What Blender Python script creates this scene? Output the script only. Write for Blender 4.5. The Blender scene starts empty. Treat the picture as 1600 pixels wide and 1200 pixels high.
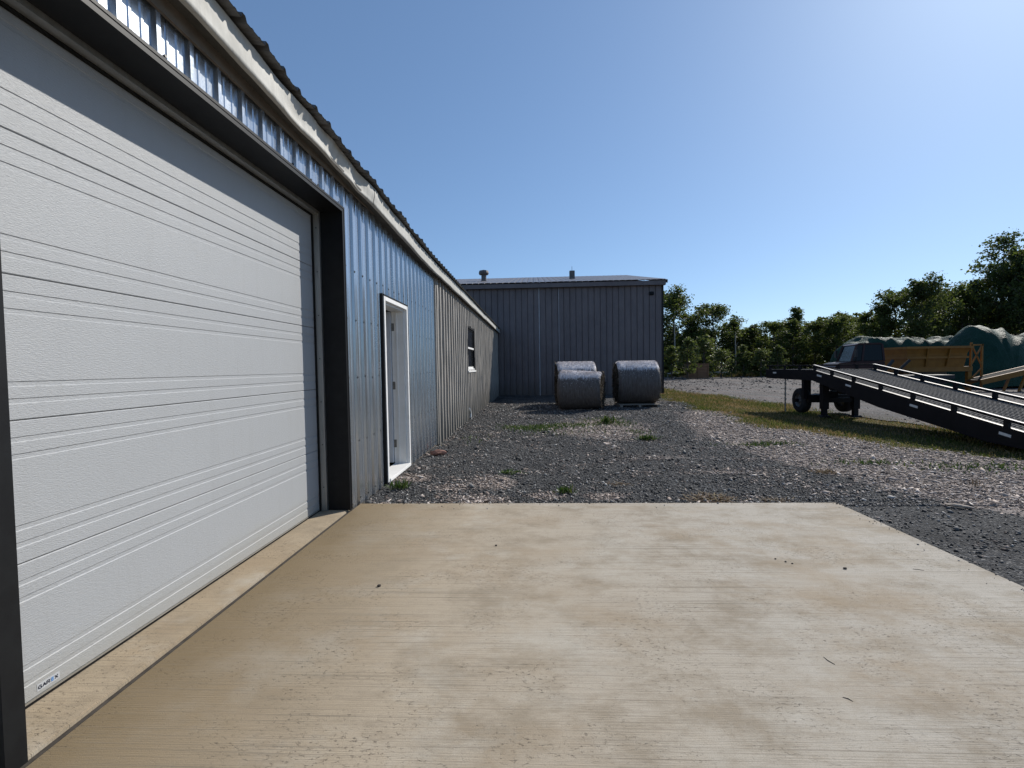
import bpy, bmesh, math, random
import numpy as np
from mathutils import Vector, Matrix, noise as mnoise

random.seed(7)
RNG = np.random.default_rng(7)
scene = bpy.context.scene
COL = scene.collection

# ------------------------------------------------------------------ camera
CAM_H = 1.40
FOC = 740.0                      # focal length in pixels of a 1600 px wide picture
ROLL, YAW, PITCH = math.radians(0.9), math.radians(2.739), math.radians(2.047)
fw = Vector((-math.sin(YAW) * math.cos(PITCH), math.cos(YAW) * math.cos(PITCH), -math.sin(PITCH)))
rt = Vector((math.cos(YAW), math.sin(YAW), 0))
up = rt.cross(fw)
c_, s_ = math.cos(ROLL), math.sin(ROLL)
rt2, up2 = c_ * rt - s_ * up, s_ * rt + c_ * up
cam = bpy.data.cameras.new('camera')
cam.sensor_fit = 'HORIZONTAL'; cam.sensor_width = 36.0; cam.lens = 36.0 * FOC / 1600.0
cam.clip_start = 0.05; cam.clip_end = 3000
camo = bpy.data.objects.new('camera', cam); COL.objects.link(camo)
camo.matrix_world = Matrix(((rt2.x, up2.x, -fw.x, 0), (rt2.y, up2.y, -fw.y, 0), (rt2.z, up2.z, -fw.z, CAM_H), (0, 0, 0, 1)))
scene.camera = camo

# ------------------------------------------------------------------ sky, sun, exposure
SUN_AZ, SUN_EL = math.radians(47.0), math.radians(36.5)     # azimuth clockwise from +Y
SKY_STRENGTH, SUN_STRENGTH = 0.14, 5.0
world = bpy.data.worlds.new('World'); scene.world = world; world.use_nodes = True
wn, wl = world.node_tree.nodes, world.node_tree.links
bg = wn['Background']
sky = wn.new('ShaderNodeTexSky'); sky.sky_type = 'NISHITA'; sky.sun_disc = False
sky.sun_elevation = SUN_EL; sky.sun_rotation = SUN_AZ
sky.altitude = 50; sky.air_density = 0.82; sky.dust_density = 0.45; sky.ozone_density = 3.2
gam = wn.new('ShaderNodeGamma'); gam.inputs[1].default_value = 0.70        # camera-like compression of the sky's range
tint = wn.new('ShaderNodeMix'); tint.data_type = 'RGBA'; tint.blend_type = 'MULTIPLY'; tint.inputs[0].default_value = 1.0
tint.inputs[7].default_value = (1.06, 1.31, 1.55, 1)
wl.new(sky.outputs[0], gam.inputs[0]); wl.new(gam.outputs[0], tint.inputs[6]); wl.new(tint.outputs[2], bg.inputs[0]); bg.inputs[1].default_value = SKY_STRENGTH
sun = bpy.data.lights.new('sun', 'SUN'); sun.energy = SUN_STRENGTH; sun.angle = math.radians(0.53); sun.color = (1.0, 0.95, 0.87)
suno = bpy.data.objects.new('sun', sun); COL.objects.link(suno)
sdir = Vector((math.sin(SUN_AZ) * math.cos(SUN_EL), math.cos(SUN_AZ) * math.cos(SUN_EL), math.sin(SUN_EL)))
suno.rotation_euler = sdir.to_track_quat('Z', 'Y').to_euler(); suno.location = sdir * 60
vs = scene.view_settings
vs.view_transform = 'Standard'; vs.look = 'None'; vs.exposure = 0.0; vs.gamma = 1.0; vs.use_curve_mapping = False
scene.cycles.use_denoising = True
scene.cycles.max_bounces = 6; scene.cycles.diffuse_bounces = 3; scene.cycles.glossy_bounces = 3
scene.cycles.transparent_max_bounces = 6; scene.cycles.transmission_bounces = 4

# ------------------------------------------------------------------ materials
MATS = {}
class NT:
    def __init__(self, name):
        m = bpy.data.materials.new(name); m.use_nodes = True
        self.m, self.n, self.l = m, m.node_tree.nodes, m.node_tree.links
        self.b = self.n['Principled BSDF']; self.out = self.n['Material Output']
        self.tc = self.n.new('ShaderNodeTexCoord'); MATS[name] = m
    def link(self, a, b): self.l.new(a, b); return b
    def mapping(self, scale=(1, 1, 1), src='Object', loc=(0, 0, 0)):
        mp = self.n.new('ShaderNodeMapping'); mp.inputs['Scale'].default_value = scale; mp.inputs['Location'].default_value = loc
        self.l.new(self.tc.outputs[src], mp.inputs[0]); return mp.outputs[0]
    def noise(self, vec, scale, detail=4, rough=0.55):
        t = self.n.new('ShaderNodeTexNoise'); t.inputs['Scale'].default_value = scale
        t.inputs['Detail'].default_value = detail; t.inputs['Roughness'].default_value = rough
        self.l.new(vec, t.inputs['Vector']); return t.outputs['Fac']
    def voronoi(self, vec, scale, out='Color', feat='F1'):
        t = self.n.new('ShaderNodeTexVoronoi'); t.inputs['Scale'].default_value = scale; t.feature = feat
        self.l.new(vec, t.inputs['Vector']); return t.outputs[out]
    def ramp(self, fac, stops):
        r = self.n.new('ShaderNodeValToRGB'); cr = r.color_ramp
        while len(cr.elements) < len(stops): cr.elements.new(0.5)
        for e, (p, c) in zip(cr.elements, stops):
            e.position = p; e.color = (c, c, c, 1) if not hasattr(c, '__len__') else (*c[:3], 1)
        self.l.new(fac, r.inputs[0]); return r.outputs[0]
    def mix(self, fac, a, b, mode='MIX'):
        x = self.n.new('ShaderNodeMix'); x.data_type = 'RGBA'; x.blend_type = mode
        for sock, v in ((x.inputs[0], fac), (x.inputs[6], a), (x.inputs[7], b)):
            if hasattr(v, 'is_output'): self.l.new(v, sock)
            elif hasattr(v, '__len__'): sock.default_value = (*v[:3], 1)
            else: sock.default_value = v
        return x.outputs[2]
    def math(self, op, a, b=0.0, clamp=False):
        x = self.n.new('ShaderNodeMath'); x.operation = op; x.use_clamp = clamp
        for sock, v in ((x.inputs[0], a), (x.inputs[1], b)):
            if hasattr(v, 'is_output'): self.l.new(v, sock)
            else: sock.default_value = v
        return x.outputs[0]
    def sep(self, vec):
        s = self.n.new('ShaderNodeSeparateXYZ'); self.l.new(vec, s.inputs[0]); return s.outputs
    def attr(self, name):
        a = self.n.new('ShaderNodeAttribute'); a.attribute_name = name; return a.outputs['Fac']
    def island(self):
        return self.n.new('ShaderNodeNewGeometry').outputs['Random Per Island']
    def bump(self, h, dist=0.01, strength=1.0, prev=None):
        b = self.n.new('ShaderNodeBump'); b.inputs['Distance'].default_value = dist; b.inputs['Strength'].default_value = strength
        self.l.new(h, b.inputs['Height'])
        if prev is not None: self.l.new(prev, b.inputs['Normal'])
        self.l.new(b.outputs[0], self.b.inputs['Normal']); return b.outputs[0]
    def col(self, c):
        if hasattr(c, 'is_output'): self.l.new(c, self.b.inputs['Base Color'])
        else: self.b.inputs['Base Color'].default_value = (*c, 1)
        return self
    def rough(self, r, metal=0.0, spec=0.5):
        if hasattr(r, 'is_output'): self.l.new(r, self.b.inputs['Roughness'])
        else: self.b.inputs['Roughness'].default_value = r
        self.b.inputs['Metallic'].default_value = metal
        self.b.inputs['Specular IOR Level'].default_value = spec
        return self

def simple(name, c1, c2, scale=6, r=0.6, metal=0, bump=0, bscale=40, stretch=(1, 1, 1), spec=0.4):
    t = NT(name); v = t.mapping(stretch)
    t.col(t.ramp(t.noise(v, scale, 6, 0.65), [(0.3, c1), (0.7, c2)])).rough(r, metal, spec)
    if bump: t.bump(t.noise(v, bscale, 3), bump)
    return t.m

def mk_galv():
    t = NT('galvanised'); v = t.mapping((1, 1, 1))
    big = t.noise(t.mapping((1, 3, .5)), 2.0, 3)
    streak = t.noise(t.mapping((1, 30, .8)), 2.0, 4)
    sp = t.noise(v, 60, 2)
    c = t.mix(t.ramp(streak, [(.35, 0), (.75, .5)]), (.50, .535, .575), (.32, .35, .385))
    dirt = t.ramp(t.math('ADD', t.sep(v)[2], t.math('MULTIPLY', t.noise(v, 7, 4), .35)), [(.2, 1), (.5, 0)])
    c = t.mix(t.math('MULTIPLY', dirt, .3), c, (.42, .39, .35))
    t.col(c)
    t.rough(t.math('ADD', t.math('ADD', t.math('MULTIPLY', sp, .08), .08), t.math('MULTIPLY', big, .22)), .82)
    b = t.bump(t.noise(t.mapping((1, 2.2, .7)), 2.2, 2), .007, .6)
    t.bump(sp, .0004, .5, b)
def mk_oldmetal(name, base, dark, rust, rs=1.0, metal=0.55, rough=.5):
    t = NT(name); v = t.mapping((1, 1, 1))
    st = t.noise(t.mapping((3, 14, .9)), 1.3, 6, .7)
    bl = t.noise(v, 1.1, 6, .7)
    c = t.mix(t.ramp(st, [(.3, 0), (.7, 1)]), base, dark)
    c = t.mix(t.math('MULTIPLY', t.ramp(t.noise(t.mapping((2, 7, .35), loc=(3, 1, 0)), 1.2, 7, .75), [(.58, 0), (.78, 1)]), .75 * rs), c, rust)
    c = t.mix(t.math('MULTIPLY', t.ramp(bl, [(.45, 0), (.75, 1)]), .4), c, tuple(x * .55 for x in base))
    if name in ('barn_sheet', 'old_sheet'):     # mud splash and moss along the foot of the sheets
        foot = t.ramp(t.math('ADD', t.sep(v)[2], t.math('MULTIPLY', t.math('SUBTRACT', st, .5), 1.6)), [(.0, .55), (.8, 0)])
        c = t.mix(foot, c, (.060, .056, .042))
    t.col(c).rough(t.math('ADD', rough - .15, t.math('MULTIPLY', bl, .3)), metal)
    b = t.bump(t.noise(t.mapping((1, 5, 1.6)), 2.4, 3), .02, .6)
    t.bump(t.noise(v, 25, 4), .002, .5, b)
def mk_door():
    t = NT('door_paint')
    em = t.noise(t.mapping((1, 45, 230)), 1.0, 3, .65)
    em2 = t.noise(t.mapping((1, 110, 420)), 1.0, 2, .6)
    v = t.mapping()
    grime = t.noise(t.mapping((1, 1.4, 1.2)), 2.2, 6, .7)
    low = t.ramp(t.math('ADD', t.sep(v)[2], t.math('MULTIPLY', grime, .25)), [(.10, 1), (.36, 0)])
    c = t.mix(t.ramp(grime, [(.35, 0), (.8, .35)]), (.35, .36, .37), (.315, .322, .328))
    c = t.mix(t.math('MULTIPLY', t.ramp(t.noise(t.mapping((1, 9, .7)), 1.6, 6, .75), [(.52, 0), (.75, 1)]), .16), c, (.24, .235, .22))
    c = t.mix(t.math('MULTIPLY', low, .75), c, (.31, .30, .265))
    t.col(c).rough(.45, 0, .35)
    t.bump(t.math('ADD', em, t.math('MULTIPLY', em2, .5)), .0024, 1.0)
def mk_concrete():
    t = NT('concrete'); v = t.mapping(); xyz = t.sep(v)
    big = t.noise(t.mapping((.7, 1.0, 1)), 1.1, 12, .66)
    mid = t.noise(t.mapping((.9, 1.3, 1), loc=(5, 2, 0)), 2.4, 12, .74)
    line = t.noise(t.mapping((.55, 120, 1)), 1.0, 3, .6)
    line2 = t.noise(t.mapping((1.6, 260, 1), loc=(2, 7, 0)), 1.0, 3, .6)
    wob = t.noise(t.mapping((5, 16, 1), loc=(4, 4, 0)), 2.0, 8, .8)
    fine = t.noise(v, 170, 4, .85)
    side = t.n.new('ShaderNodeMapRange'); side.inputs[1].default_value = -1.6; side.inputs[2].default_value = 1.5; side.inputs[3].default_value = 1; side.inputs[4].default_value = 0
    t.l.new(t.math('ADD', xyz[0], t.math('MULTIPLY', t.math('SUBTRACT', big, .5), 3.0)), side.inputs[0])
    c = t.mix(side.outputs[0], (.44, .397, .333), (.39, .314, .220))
    c = t.mix(t.ramp(mid, [(.46, 0), (.62, .75)]), c, (.27, .22, .156))
    c = t.mix(t.ramp(big, [(.48, 0), (.64, .6)]), c, (.32, .238, .148))
    c = t.mix(t.ramp(t.noise(t.mapping((1, 1.3, 1), loc=(9, 4, 0)), 1.5, 10, .68), [(.50, 0), (.68, .5)]), c, (.505, .472, .408))
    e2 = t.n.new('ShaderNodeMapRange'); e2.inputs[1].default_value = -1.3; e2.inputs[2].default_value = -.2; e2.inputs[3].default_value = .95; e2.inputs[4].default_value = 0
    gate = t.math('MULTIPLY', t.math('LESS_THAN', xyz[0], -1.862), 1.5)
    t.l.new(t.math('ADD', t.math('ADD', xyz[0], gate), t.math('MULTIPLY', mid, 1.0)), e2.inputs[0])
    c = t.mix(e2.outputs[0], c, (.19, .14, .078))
    patch = t.ramp(t.noise(t.mapping((.8, 1, 1), loc=(1, 8, 0)), 1.3, 8, .68), [(.40, .15), (.62, 1)])
    c = t.mix(t.math('MULTIPLY', t.math('MULTIPLY', t.ramp(line, [(.57, 0), (.66, 1)]), patch), .8), c, (.15, .128, .095))
    c = t.mix(t.math('MULTIPLY', t.ramp(line2, [(.55, 0), (.68, 1)]), .5), c, (.19, .16, .12))
    c = t.mix(t.math('MULTIPLY', t.math('MULTIPLY', t.ramp(wob, [(.55, 0), (.66, 1)]), patch), .5), c, (.18, .15, .115))
    spn = t.noise(t.mapping((38, 70, 1)), 1.0, 4, .75)
    spk = t.math('MULTIPLY', t.ramp(spn, [(.57, 0), (.66, 1)]), t.ramp(t.noise(t.mapping((.9, 1.2, 1), loc=(3, 5, 0)), 2.1, 8, .7), [(.46, .08), (.62, 1)]))
    c = t.mix(t.math('MULTIPLY', spk, .75), c, (.115, .095, .075))
    c = t.mix(t.math('MULTIPLY', t.ramp(fine, [(.36, 1), (.5, 0)]), .35), c, (.19, .165, .13))
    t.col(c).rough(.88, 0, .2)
    h = t.math('ADD', t.math('MULTIPLY', line2, .8), t.math('ADD', t.math('MULTIPLY', fine, .5), t.math('MULTIPLY', spk, -1.0)))
    t.bump(h, .004, .8)
def mk_ground():
    t = NT('yard_gravel'); v = t.mapping()
    cell = t.sep(t.voronoi(v, 62)); dist = t.voronoi(v, 62, 'Distance')
    cell2 = t.sep(t.voronoi(v, 22))
    g = t.ramp(cell[0], [(.0, (.026, .026, .027)), (.55, (.070, .070, .071)), (.85, (.13, .127, .124)), (1, (.33, .32, .30))])
    g = t.mix(t.ramp(t.noise(v, 1.4, 7, .7), [(.42, 0), (.62, .7)]), g, (.022, .022, .023))
    chips = t.ramp(cell2[1], [(0, (.16, .13, .115)), (.4, (.30, .25, .22)), (1, (.50, .43, .385))])
    m = t.math('ADD', t.attr('chips'), t.math('MULTIPLY', t.math('SUBTRACT', t.noise(v, 5, 6, .75), .5), 1.1))
    c = t.mix(t.ramp(m, [(.34, 0), (.62, .95)]), g, chips)
    t.col(c).rough(.9, 0, .25)
    t.bump(t.math('ADD', t.math('MULTIPLY', t.math('SUBTRACT', 1.0, dist), 1.0), t.noise(v, 12, 5, .7)), .03, 1.0)
def mk_road():
    t = NT('road_gravel'); v = t.mapping()
    cell = t.sep(t.voronoi(v, 16))
    ruts = t.noise(t.mapping((1.1, .05, 1)), 1.6, 5, .6)
    c = t.ramp(cell[0], [(0, (.050, .049, .049)), (.6, (.105, .10, .098)), (1, (.26, .245, .235))])
    c = t.mix(t.ramp(ruts, [(.45, 0), (.56, .75)]), c, (.135, .105, .095))
    c = t.mix(t.ramp(t.noise(t.mapping((.5, .3, 1)), .8, 7, .75), [(.45, 0), (.62, .75)]), c, (.055, .052, .05))
    c = t.mix(t.ramp(t.noise(t.mapping((3, .6, 1)), 2.0, 6, .8), [(.5, 0), (.66, .6)]), c, (.20, .185, .175))
    t.col(c).rough(.9, 0, .2); t.bump(t.noise(v, 9, 6, .8), .05, 1)
def mk_soil():
    t = NT('grassy_soil'); v = t.mapping()
    c = t.ramp(t.noise(v, .9, 6, .7), [(.3, (.055, .065, .022)), (.5, (.12, .10, .042)), (.72, (.18, .13, .075))])
    t.col(c).rough(.95, 0, .1); t.bump(t.noise(v, 10, 6, .8), .06, 1)
def mk_island(name, stops, r=.8, spec=.3, transl=None, metal=0):
    t = NT(name); c = t.ramp(t.island(), stops)
    if name == 'grass_blade':
        g2 = t.ramp(t.island(), [(0, (.04, .08, .012)), (.6, (.085, .13, .02)), (1, (.15, .18, .036))])
        d2 = t.ramp(t.island(), [(0, (.18, .11, .05)), (.5, (.32, .21, .10)), (1, (.46, .34, .18))])
        pn = t.noise(t.mapping((.9, .45, 1)), .9, 5, .7)
        c = t.mix(t.ramp(pn, [(.36, .9), (.5, 0)]), c, g2); c = t.mix(t.ramp(pn, [(.52, 0), (.66, .9)]), c, d2)
    t.col(c).rough(r, metal, spec)
    if transl:
        tr = t.n.new('ShaderNodeBsdfTranslucent'); mx = t.n.new('ShaderNodeMixShader'); mx.inputs[0].default_value = transl
        t.l.new(t.mix(.35, c, (.30, .38, .06), 'MIX') if name.startswith('leaf') else c, tr.inputs[0])
        t.l.new(t.b.outputs[0], mx.inputs[1]); t.l.new(tr.outputs[0], mx.inputs[2]); t.l.new(mx.outputs[0], t.out.inputs[0])
    return t.m
def mk_hay():
    t = NT('bale_wrap'); v = t.mapping()
    s = t.noise(t.mapping((22, 2.5, 2.5)), 2, 6, .75)
    f = t.noise(v, 34, 5, .8)
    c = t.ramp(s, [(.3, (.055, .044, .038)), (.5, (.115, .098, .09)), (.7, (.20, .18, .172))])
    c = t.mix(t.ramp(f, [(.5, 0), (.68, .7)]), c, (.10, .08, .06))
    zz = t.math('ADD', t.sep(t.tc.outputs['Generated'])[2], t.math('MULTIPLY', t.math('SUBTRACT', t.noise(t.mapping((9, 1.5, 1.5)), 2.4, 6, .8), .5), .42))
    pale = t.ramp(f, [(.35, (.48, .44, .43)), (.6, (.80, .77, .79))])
    c = t.mix(t.ramp(zz, [(.78, 0), (.85, 1)]), c, pale)  # sunlit crown painted into the wrap colour by height, with a ragged edge
    t.col(c).rough(.65, 0, .35); t.bump(t.math('ADD', s, f), .02, .9)
    t = NT('bale_end'); v = t.mapping()
    f = t.noise(v, 24, 6, .8)
    t.col(t.ramp(f, [(.35, (.018, .015, .012)), (.65, (.07, .058, .045))])).rough(.95, 0, .1); t.bump(f, .08, 1)
def mk_tarp():
    t = NT('green_tarp'); v = t.mapping()
    n = t.noise(v, 1.2, 5, .6)
    t.col(t.ramp(n, [(.3, (.008, .034, .022)), (.7, (.018, .056, .037))])).rough(.6, 0, .12)
    rg = t.math('ABSOLUTE', t.math('SUBTRACT', t.noise(t.mapping((1.6, 1, .5)), 1.7, 5, .65), .5))
    b = t.bump(rg, .28, 1.0); t.bump(t.noise(v, 7, 2), .012, .5, b)
mk_galv(); mk_door(); mk_concrete(); mk_ground(); mk_road(); mk_soil(); mk_hay(); mk_tarp()
mk_oldmetal('old_sheet', (.37, .345, .31), (.24, .222, .20), (.22, .14, .065), 1.15, .12, .6)
mk_oldmetal('barn_sheet', (.160, .133, .136), (.118, .100, .103), (.08, .07, .065), .35, .15, .55)
mk_oldmetal('fascia_metal', (.50, .49, .455), (.40, .39, .355), (.18, .14, .09), .8, .0, .7)
mk_oldmetal('roof_metal', (.17, .165, .16), (.10, .10, .10), (.16, .10, .06), .6, .4, .5)
mk_oldmetal('barn_roof', (.22, .20, .20), (.16, .15, .15), (.2, .13, .1), .5, .4, .42)
simple('soffit_board', (.06, .057, .052), (.10, .095, .085), 5, .8, 0, .004, 30)
simple('black_trim', (.006, .006, .007), (.011, .012, .013), 8, .5, 0, 0, spec=.2)
simple('rubber', (.010, .010, .010), (.022, .022, .021), 12, .9, spec=.1)
simple('aluminium', (.40, .39, .36), (.52, .51, .48), 10, .38, .8, .001, 60, (1, 1, .2))
simple('white_paint', (.72, .71, .68), (.82, .81, .79), 5, .5, 0, .0008, 80)
simple('door_leaf_paint', (.56, .58, .62), (.64, .66, .69), 3, .45)
simple('wood_core', (.12, .10, .08), (.18, .15, .12), 5, .9)
simple('screw_metal', (.05, .05, .05), (.12, .12, .12), 30, .4, .8)
simple('hinge_metal', (.16, .15, .14), (.25, .24, .22), 30, .45, .7)
simple('pallet_wood', (.20, .17, .14), (.33, .29, .24), 4, .85, 0, .004, 20, (1, 8, 8))
simple('ramp_paint', (.004, .004, .006), (.010, .009, .012), 4, .5, 0, .002, 30, spec=.22)
simple('deck_steel', (.06, .06, .062), (.12, .12, .125), 14, .75, .0, .003, 60, spec=.25)
simple('ramp_edge', (.16, .16, .17), (.30, .30, .30), 30, .6, .3, .001, 50)
simple('reflector', (.60, .58, .55), (.75, .74, .70), 20, .3)
simple('tyre', (.010, .010, .011), (.022, .021, .021), 18, .8, 0, .004, 60)
simple('rim', (.10, .10, .10), (.2, .2, .2), 18, .5, .5)
simple('truck_paint', (.022, .006, .007), (.038, .011, .011), 4, .45, 0, 0, spec=.3)
simple('truck_dark', (.014, .014, .016), (.03, .03, .032), 6, .6)
simple('machine_yellow', (.19, .078, .008), (.27, .115, .013), 3, .55, 0, .004, 12)
simple('machine_dark', (.05, .03, .02), (.12, .07, .03), 4, .7)
simple('bark', (.055, .045, .036), (.13, .11, .09), 8, .9, 0, .02, 14, (1, 1, .25))
simple('pale_bark', (.25, .23, .20), (.36, .34, .31), 5, .9)
simple('lumber', (.19, .10, .055), (.30, .17, .095), 3, .85, 0, .006, 14, (.3, 3, 3))
simple('pale_rail', (.50, .50, .48), (.62, .62, .60), 4, .6)
simple('strip_grey', (.28, .28, .30), (.42, .42, .44), 6, .6, 0, 0, stretch=(1, 1, .6))
simple('pipe_metal', (.09, .08, .08), (.16, .145, .14), 6, .55, .4)
simple('debris', (.03, .025, .02), (.07, .06, .05), 30, .9)
simple('bark_chip', (.28, .22, .17), (.42, .36, .30), 14, .9, 0, .004, 40)
simple('brick_red', (.16, .075, .055), (.24, .13, .10), 14, .9, 0, .004, 40)
simple('sticker_white', (.40, .41, .42), (.46, .47, .48), 9, .5)
simple('dark_interior', (.05, .05, .05), (.08, .08, .08), 3, .9)
simple('blue_print', (.02, .16, .42), (.03, .20, .48), 3, .5)
simple('navy_print', (.008, .012, .03), (.012, .018, .04), 3, .5)
mk_island('stone', [(0, (.022, .022, .023)), (.5, (.066, .066, .067)), (.80, (.13, .128, .126)), (.91, (.25, .24, .23)), (1, (.44, .42, .39))], .75, .35)
mk_island('road_stone', [(0, (.04, .038, .037)), (.6, (.11, .105, .10)), (1, (.26, .25, .24))], .85, .2)
mk_island('chip_straw', [(0, (.13, .10, .085)), (.4, (.26, .21, .18)), (.8, (.40, .335, .295)), (1, (.58, .52, .47))], .8, .25)
mk_island('grass_blade', [(0, (.045, .08, .013)), (.4, (.10, .11, .024)), (.62, (.18, .14, .05)), (.82, (.28, .19, .085)), (1, (.38, .28, .15))], .7, .2, .4)
mk_island('weed_leaf', [(0, (.03, .065, .012)), (.6, (.06, .11, .02)), (1, (.13, .15, .035))], .6, .3, .3)
mk_island('dry_weed', [(0, (.08, .05, .03)), (.6, (.17, .115, .065)), (1, (.28, .22, .12))], .7, .2, .3)
mk_island('leaf_dark', [(0, (.018, .032, .010)), (.6, (.036, .054, .015)), (1, (.072, .085, .026))], .6, .25, .34)
mk_island('leaf_mid', [(0, (.028, .045, .013)), (.6, (.056, .076, .02)), (1, (.11, .118, .036))], .6, .25, .40)
mk_island('leaf_light', [(0, (.05, .075, .022)), (.6, (.085, .105, .032)), (1, (.15, .165, .065))], .6, .3, .32)
mk_island('tuft', [(0, (.40, .36, .35)), (.6, (.62, .58, .58)), (1, (.80, .78, .79))], .7, .3, .4)
mk_island('old_straw', [(0, (.03, .024, .018)), (.7, (.09, .07, .05)), (1, (.2, .17, .13))], .9, .1, .1)
t = NT('window_glass'); t.col((.02, .022, .025)).rough(.06, 0, .6)
t = NT('cab_glass'); t.col((.012, .016, .018)).rough(.15, 0, .15)

# ------------------------------------------------------------------ mesh helpers
def link(name, me, mat=None, parent=None, smooth=False):
    if mat is not None and not me.materials: me.materials.append(MATS[mat])
    if smooth:
        me.polygons.foreach_set('use_smooth', np.ones(len(me.polygons), bool))
    o = bpy.data.objects.new(name, me); COL.objects.link(o)
    if parent is not None: o.parent = parent
    return o
def np_mesh(name, V, Fc):
    """V (n,3), Fc (m,k) equal-sized faces"""
    V = np.asarray(V, np.float32); Fc = np.asarray(Fc, np.int32); m, k = Fc.shape
    me = bpy.data.meshes.new(name)
    me.vertices.add(len(V)); me.vertices.foreach_set('co', V.ravel())
    me.loops.add(m * k); me.loops.foreach_set('vertex_index', Fc.ravel())
    me.polygons.add(m); me.polygons.foreach_set('loop_start', np.arange(0, m * k, k, dtype=np.int32))
    me.update(calc_edges=True); me.validate(); return me
class MB:
    def __init__(self): self.v, self.f = [], []
    def add(self, vs_, fs):
        b = len(self.v); self.v += [tuple(p) for p in vs_]; self.f += [tuple(i + b for i in q) for q in fs]; return self
    def box(self, x0, x1, y0, y1, z0, z1, mat=None):
        p = [(x, y, z) for x in (x0, x1) for y in (y0, y1) for z in (z0, z1)]
        if mat is not None: p = [mat @ Vector(q) for q in p]
        return self.add(p, [(0, 1, 3, 2), (4, 6, 7, 5), (0, 4, 5, 1), (2, 3, 7, 6), (0, 2, 6, 4), (1, 5, 7, 3)])
    def bar(self, a, b, w, h=None, upv=(0, 0, 1)):
        a, b = Vector(a), Vector(b); d = (b - a); L = d.length; d.normalize(); u = Vector(upv)
        if abs(d.dot(u)) > .98: u = Vector((1, 0, 0))
        s = d.cross(u).normalized(); u = s.cross(d); h = h or w
        p = [a + d * (L * k) + s * (w / 2 * i) + u * (h / 2 * j) for k in (0, 1) for i in (-1, 1) for j in (-1, 1)]
        return self.add(p, [(0, 1, 3, 2), (4, 6, 7, 5), (0, 4, 5, 1), (2, 3, 7, 6), (0, 2, 6, 4), (1, 5, 7, 3)])
    def tube(self, pts, radii, n=8, caps=True):
        pts = [Vector(p) for p in pts]; b = len(self.v); m = len(pts)
        if not hasattr(radii, '__len__'): radii = [radii] * m
        prev = None
        for i, p in enumerate(pts):
            d = (pts[min(i + 1, m - 1)] - pts[max(i - 1, 0)]).normalized()
            if prev is None: s = d.cross(Vector((0, 0, 1)) if abs(d.z) < .9 else Vector((1, 0, 0))).normalized()
            else: s = (prev - d * prev.dot(d)).normalized()
            prev = s; u = d.cross(s)
            for k in range(n):
                a = 2 * math.pi * k / n; self.v.append(tuple(p + (s * math.cos(a) + u * math.sin(a)) * radii[i]))
        for i in range(m - 1):
            for k in range(n):
                k2 = (k + 1) % n; self.f.append((b + i * n + k, b + i * n + k2, b + (i + 1) * n + k2, b + (i + 1) * n + k))
        if caps:
            self.f.append(tuple(b + k for k in range(n))[::-1]); self.f.append(tuple(b + (m - 1) * n + k for k in range(n)))
        return self
    def lathe(self, prof, n=20, axis='x', center=(0, 0, 0)):
        b = len(self.v); m = len(prof); cx, cy, cz = center
        for a_, r in prof:
            for k in range(n):
                t_ = 2 * math.pi * k / n; p, q = r * math.cos(t_), r * math.sin(t_)
                self.v.append({'x': (cx + a_, cy + p, cz + q), 'y': (cx + p, cy + a_, cz + q), 'z': (cx + p, cy + q, cz + a_)}[axis])
        for i in range(m - 1):
            for k in range(n):
                k2 = (k + 1) % n; self.f.append((b + i * n + k, b + i * n + k2, b + (i + 1) * n + k2, b + (i + 1) * n + k))
        return self
    def mesh(self, name):
        me = bpy.data.meshes.new(name); me.from_pydata(self.v, [], self.f); me.update()
        bm = bmesh.new(); bm.from_mesh(me); bmesh.ops.recalc_face_normals(bm, faces=bm.faces); bm.to_mesh(me); bm.free(); return me
    def build(self, name, mat, parent=None, smooth=False, bevel=0):
        me = self.mesh(name)
        if bevel:
            bm = bmesh.new(); bm.from_mesh(me)
            bmesh.ops.bevel(bm, geom=[e for e in bm.edges if e.calc_face_angle(0) > .6], offset=bevel, segments=2, affect='EDGES', clamp_overlap=True)
            bm.to_mesh(me); bm.free()
        return link(name, me, mat, parent, smooth)
def tag(o, label=None, cat=None, group=None, kind=None):
    if label: o['label'] = label
    if cat: o['category'] = cat
    if group: o['group'] = group
    if kind: o['kind'] = kind
    return o
def empty(name, loc=(0, 0, 0), label=None, cat=None, group=None, rz=0):
    o = bpy.data.objects.new(name, None); COL.objects.link(o); o.location = loc; o.rotation_euler = (0, 0, rz); o.empty_display_size = .2
    return tag(o, label, cat, group)
def S(t): t = np.clip(t, 0, 1); return t * t * (3 - 2 * t)
def gz(x, y):
    return -.05 - .03 * S((np.asarray(x) - 4) / 5) * S((np.asarray(y) - 5) / 10)
def vnoise(x, y, seed=0):
    """smooth value noise, numpy"""
    x = np.asarray(x, float); y = np.asarray(y, float); xi, yi = np.floor(x), np.floor(y); fx, fy = S(x - xi), S(y - yi)
    def h(a, b): v = np.sin(a * 127.1 + b * 311.7 + seed * 74.7) * 43758.5453; return v - np.floor(v)
    return (h(xi, yi) * (1 - fx) + h(xi + 1, yi) * fx) * (1 - fy) + (h(xi, yi + 1) * (1 - fx) + h(xi + 1, yi + 1) * fx) * fy

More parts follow.
